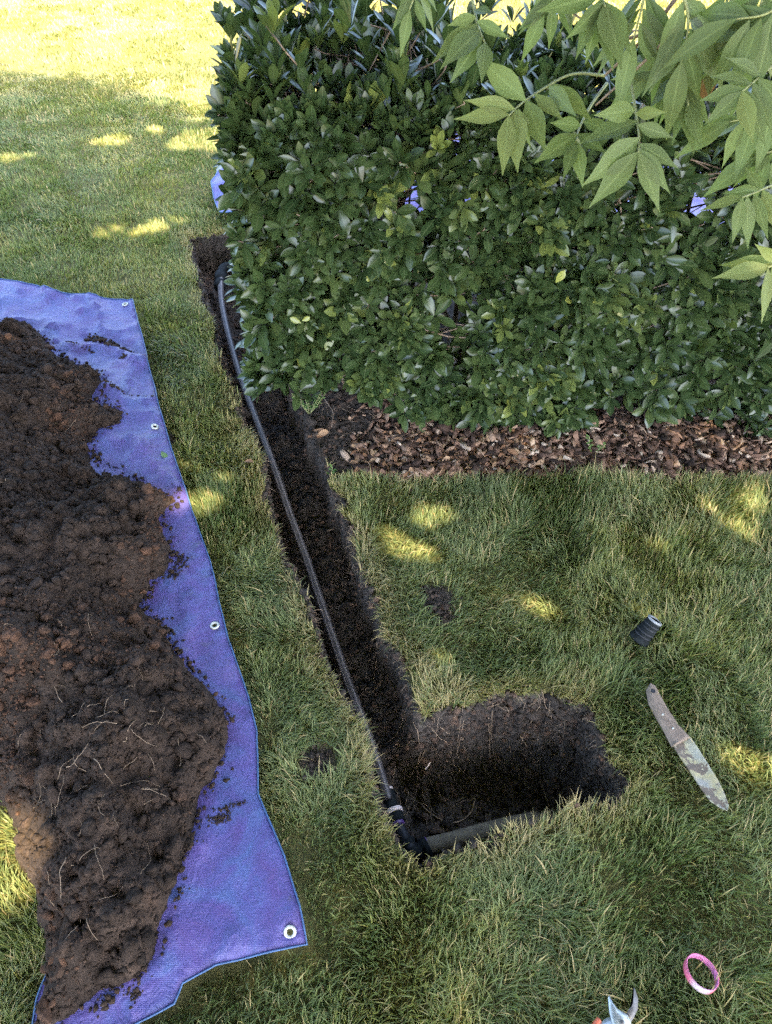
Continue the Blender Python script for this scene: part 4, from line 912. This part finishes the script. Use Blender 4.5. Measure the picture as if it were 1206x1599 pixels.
slab('blade', [(1050,1164),(1064,1157),(1078,1149),(1092,1168),(1106,1190),(1123,1216),(1134,1238),(1140,1256),(1138,1264),(1126,1260),(1110,1250),(1096,1232),(1080,1208),(1063,1184)], .001, .0035, -.0045, M['knife'])
for pp in ((1032, 1120), (1048, 1141)):
    q = toloc([pp])[0]; V, F = lathe([(0, .0146), (.0016, .0144), (.0024, .0138), (.0024, .011)], (q[0], q[1], 0), (0, 0, 1), 16); obj('rivet', mesh('rivet', V, F), M['grommet'], kn)
q = toloc([(1017, 1084)])[0]; V, F = lathe([(0, .0137), (.0030, .0138), (.0042, .0146), (.0050, .0138), (.0052, .011)], (q[0], q[1], 0), (0, 0, 1), 18); obj('dark_hole_disc', mesh('dark_hole_disc', V, F), M['black'], kn)  # no opening here: black disc painted for the dark of the hole
# wrist band
cB = at(1095, 1520, .040); ax = norm(np.array([.30, .30, .90]))
sides = 72; prf = [(-.001, -.006), (.001, -.0062), (.0013, 0), (.001, .0062), (-.001, .0060), (-.0012, 0), (-.001, -.006)]
V, F = lathe([(.0315 + a, b_ * 1.0) for a, b_ in prf], (0, 0, 0), ax, sides)
u0 = norm(np.array([-.55, -.83, 0.])); u0 = norm(u0 - ax * (u0 @ ax)); v0 = np.cross(ax, u0); ang = np.arctan2(V @ v0, V @ u0) / (2 * np.pi) + .5
rad_ = np.linalg.norm(V - (V @ ax)[:, None] * ax, axis=1); wav = 1 + .05 * np.cos(2 * ang * 2 * np.pi); V = (V @ ax)[:, None] * ax + (V - (V @ ax)[:, None] * ax) * wav[:, None]
wb = obj('wristband', mesh('wristband', V, F, {'side': (rad_ < .0313).astype(float), 'ang': ang}), M['band'], label='pink and white rubber wristband tilted in the grass', cat='wristband'); wb.location = cB
# pruning shears
def flatpart(name, pxs, z, th, m_, parent, loc, bev=.0012):
    O = np.array([at(a, b_, z)[:2] for a, b_ in pxs]) - loc[:2]
    if np.sum(O[:, 0] * np.roll(O[:, 1], -1) - np.roll(O[:, 0], -1) * O[:, 1]) < 0: O = O[::-1]
    V, F = prism(O, z - loc[2], z - loc[2] + th, bev); return obj(name, mesh(name, V, F, smooth_=False), M[m_], parent)
cP = at(968, 1592, .045)
ps = thing('pruning_shears', 'open steel pruning shears lying in the grass below the wristband', 'shears', cP)
flatpart('blade', [(949,1558),(951,1554),(956,1566),(964,1576),(973,1581),(980,1586),(985,1597),(985,1612),(972,1618),(960,1612),(955,1596),(951,1580)], .050, .004, 'silver', ps, cP)
flatpart('hook_blade', [(989,1542),(991,1545),(996,1560),(995,1578),(988,1592),(978,1606),(968,1610),(962,1604),(972,1592),(981,1578),(988,1566),(989,1554)], .044, .0045, 'darksteel', ps, cP)
flatpart('jaw_plate', [(958,1588),(946,1590),(935,1600),(925,1625),(940,1640),(962,1625),(972,1608),(970,1592)], .046, .006, 'silver', ps, cP)
V, F = lathe([(0, .0115), (.003, .0115), (.0036, .010), (.0036, .008), (.0075, .008), (.0085, .0065), (.0085, 0)], at(970, 1598, .045) - cP, (0, 0, 1), 24); obj('pivot', mesh('pivot', V, F), M['darksteel'], ps)
for pth in ([(945, 1612), (922, 1640), (905, 1700), (905, 1770)], [(978, 1612), (1000, 1660), (1005, 1720), (985, 1790)]):
    q = spline(np.array([at(a, b_, .05) for a, b_ in pth]) - cP, 24); V, F = tube(q, np.r_[.006, .0095, np.full(20, .0105), .009, .005], 14); obj('handle', mesh('handle', V, F), M['redgrip'], ps)
V, F = tube(spline(np.array([at(936, 1592, .05), at(930, 1600, .05), at(926, 1612, .05)]) - cP, 10), .005, 10); obj('lock_catch', mesh('lock_catch', V, F), M['redgrip'], ps)
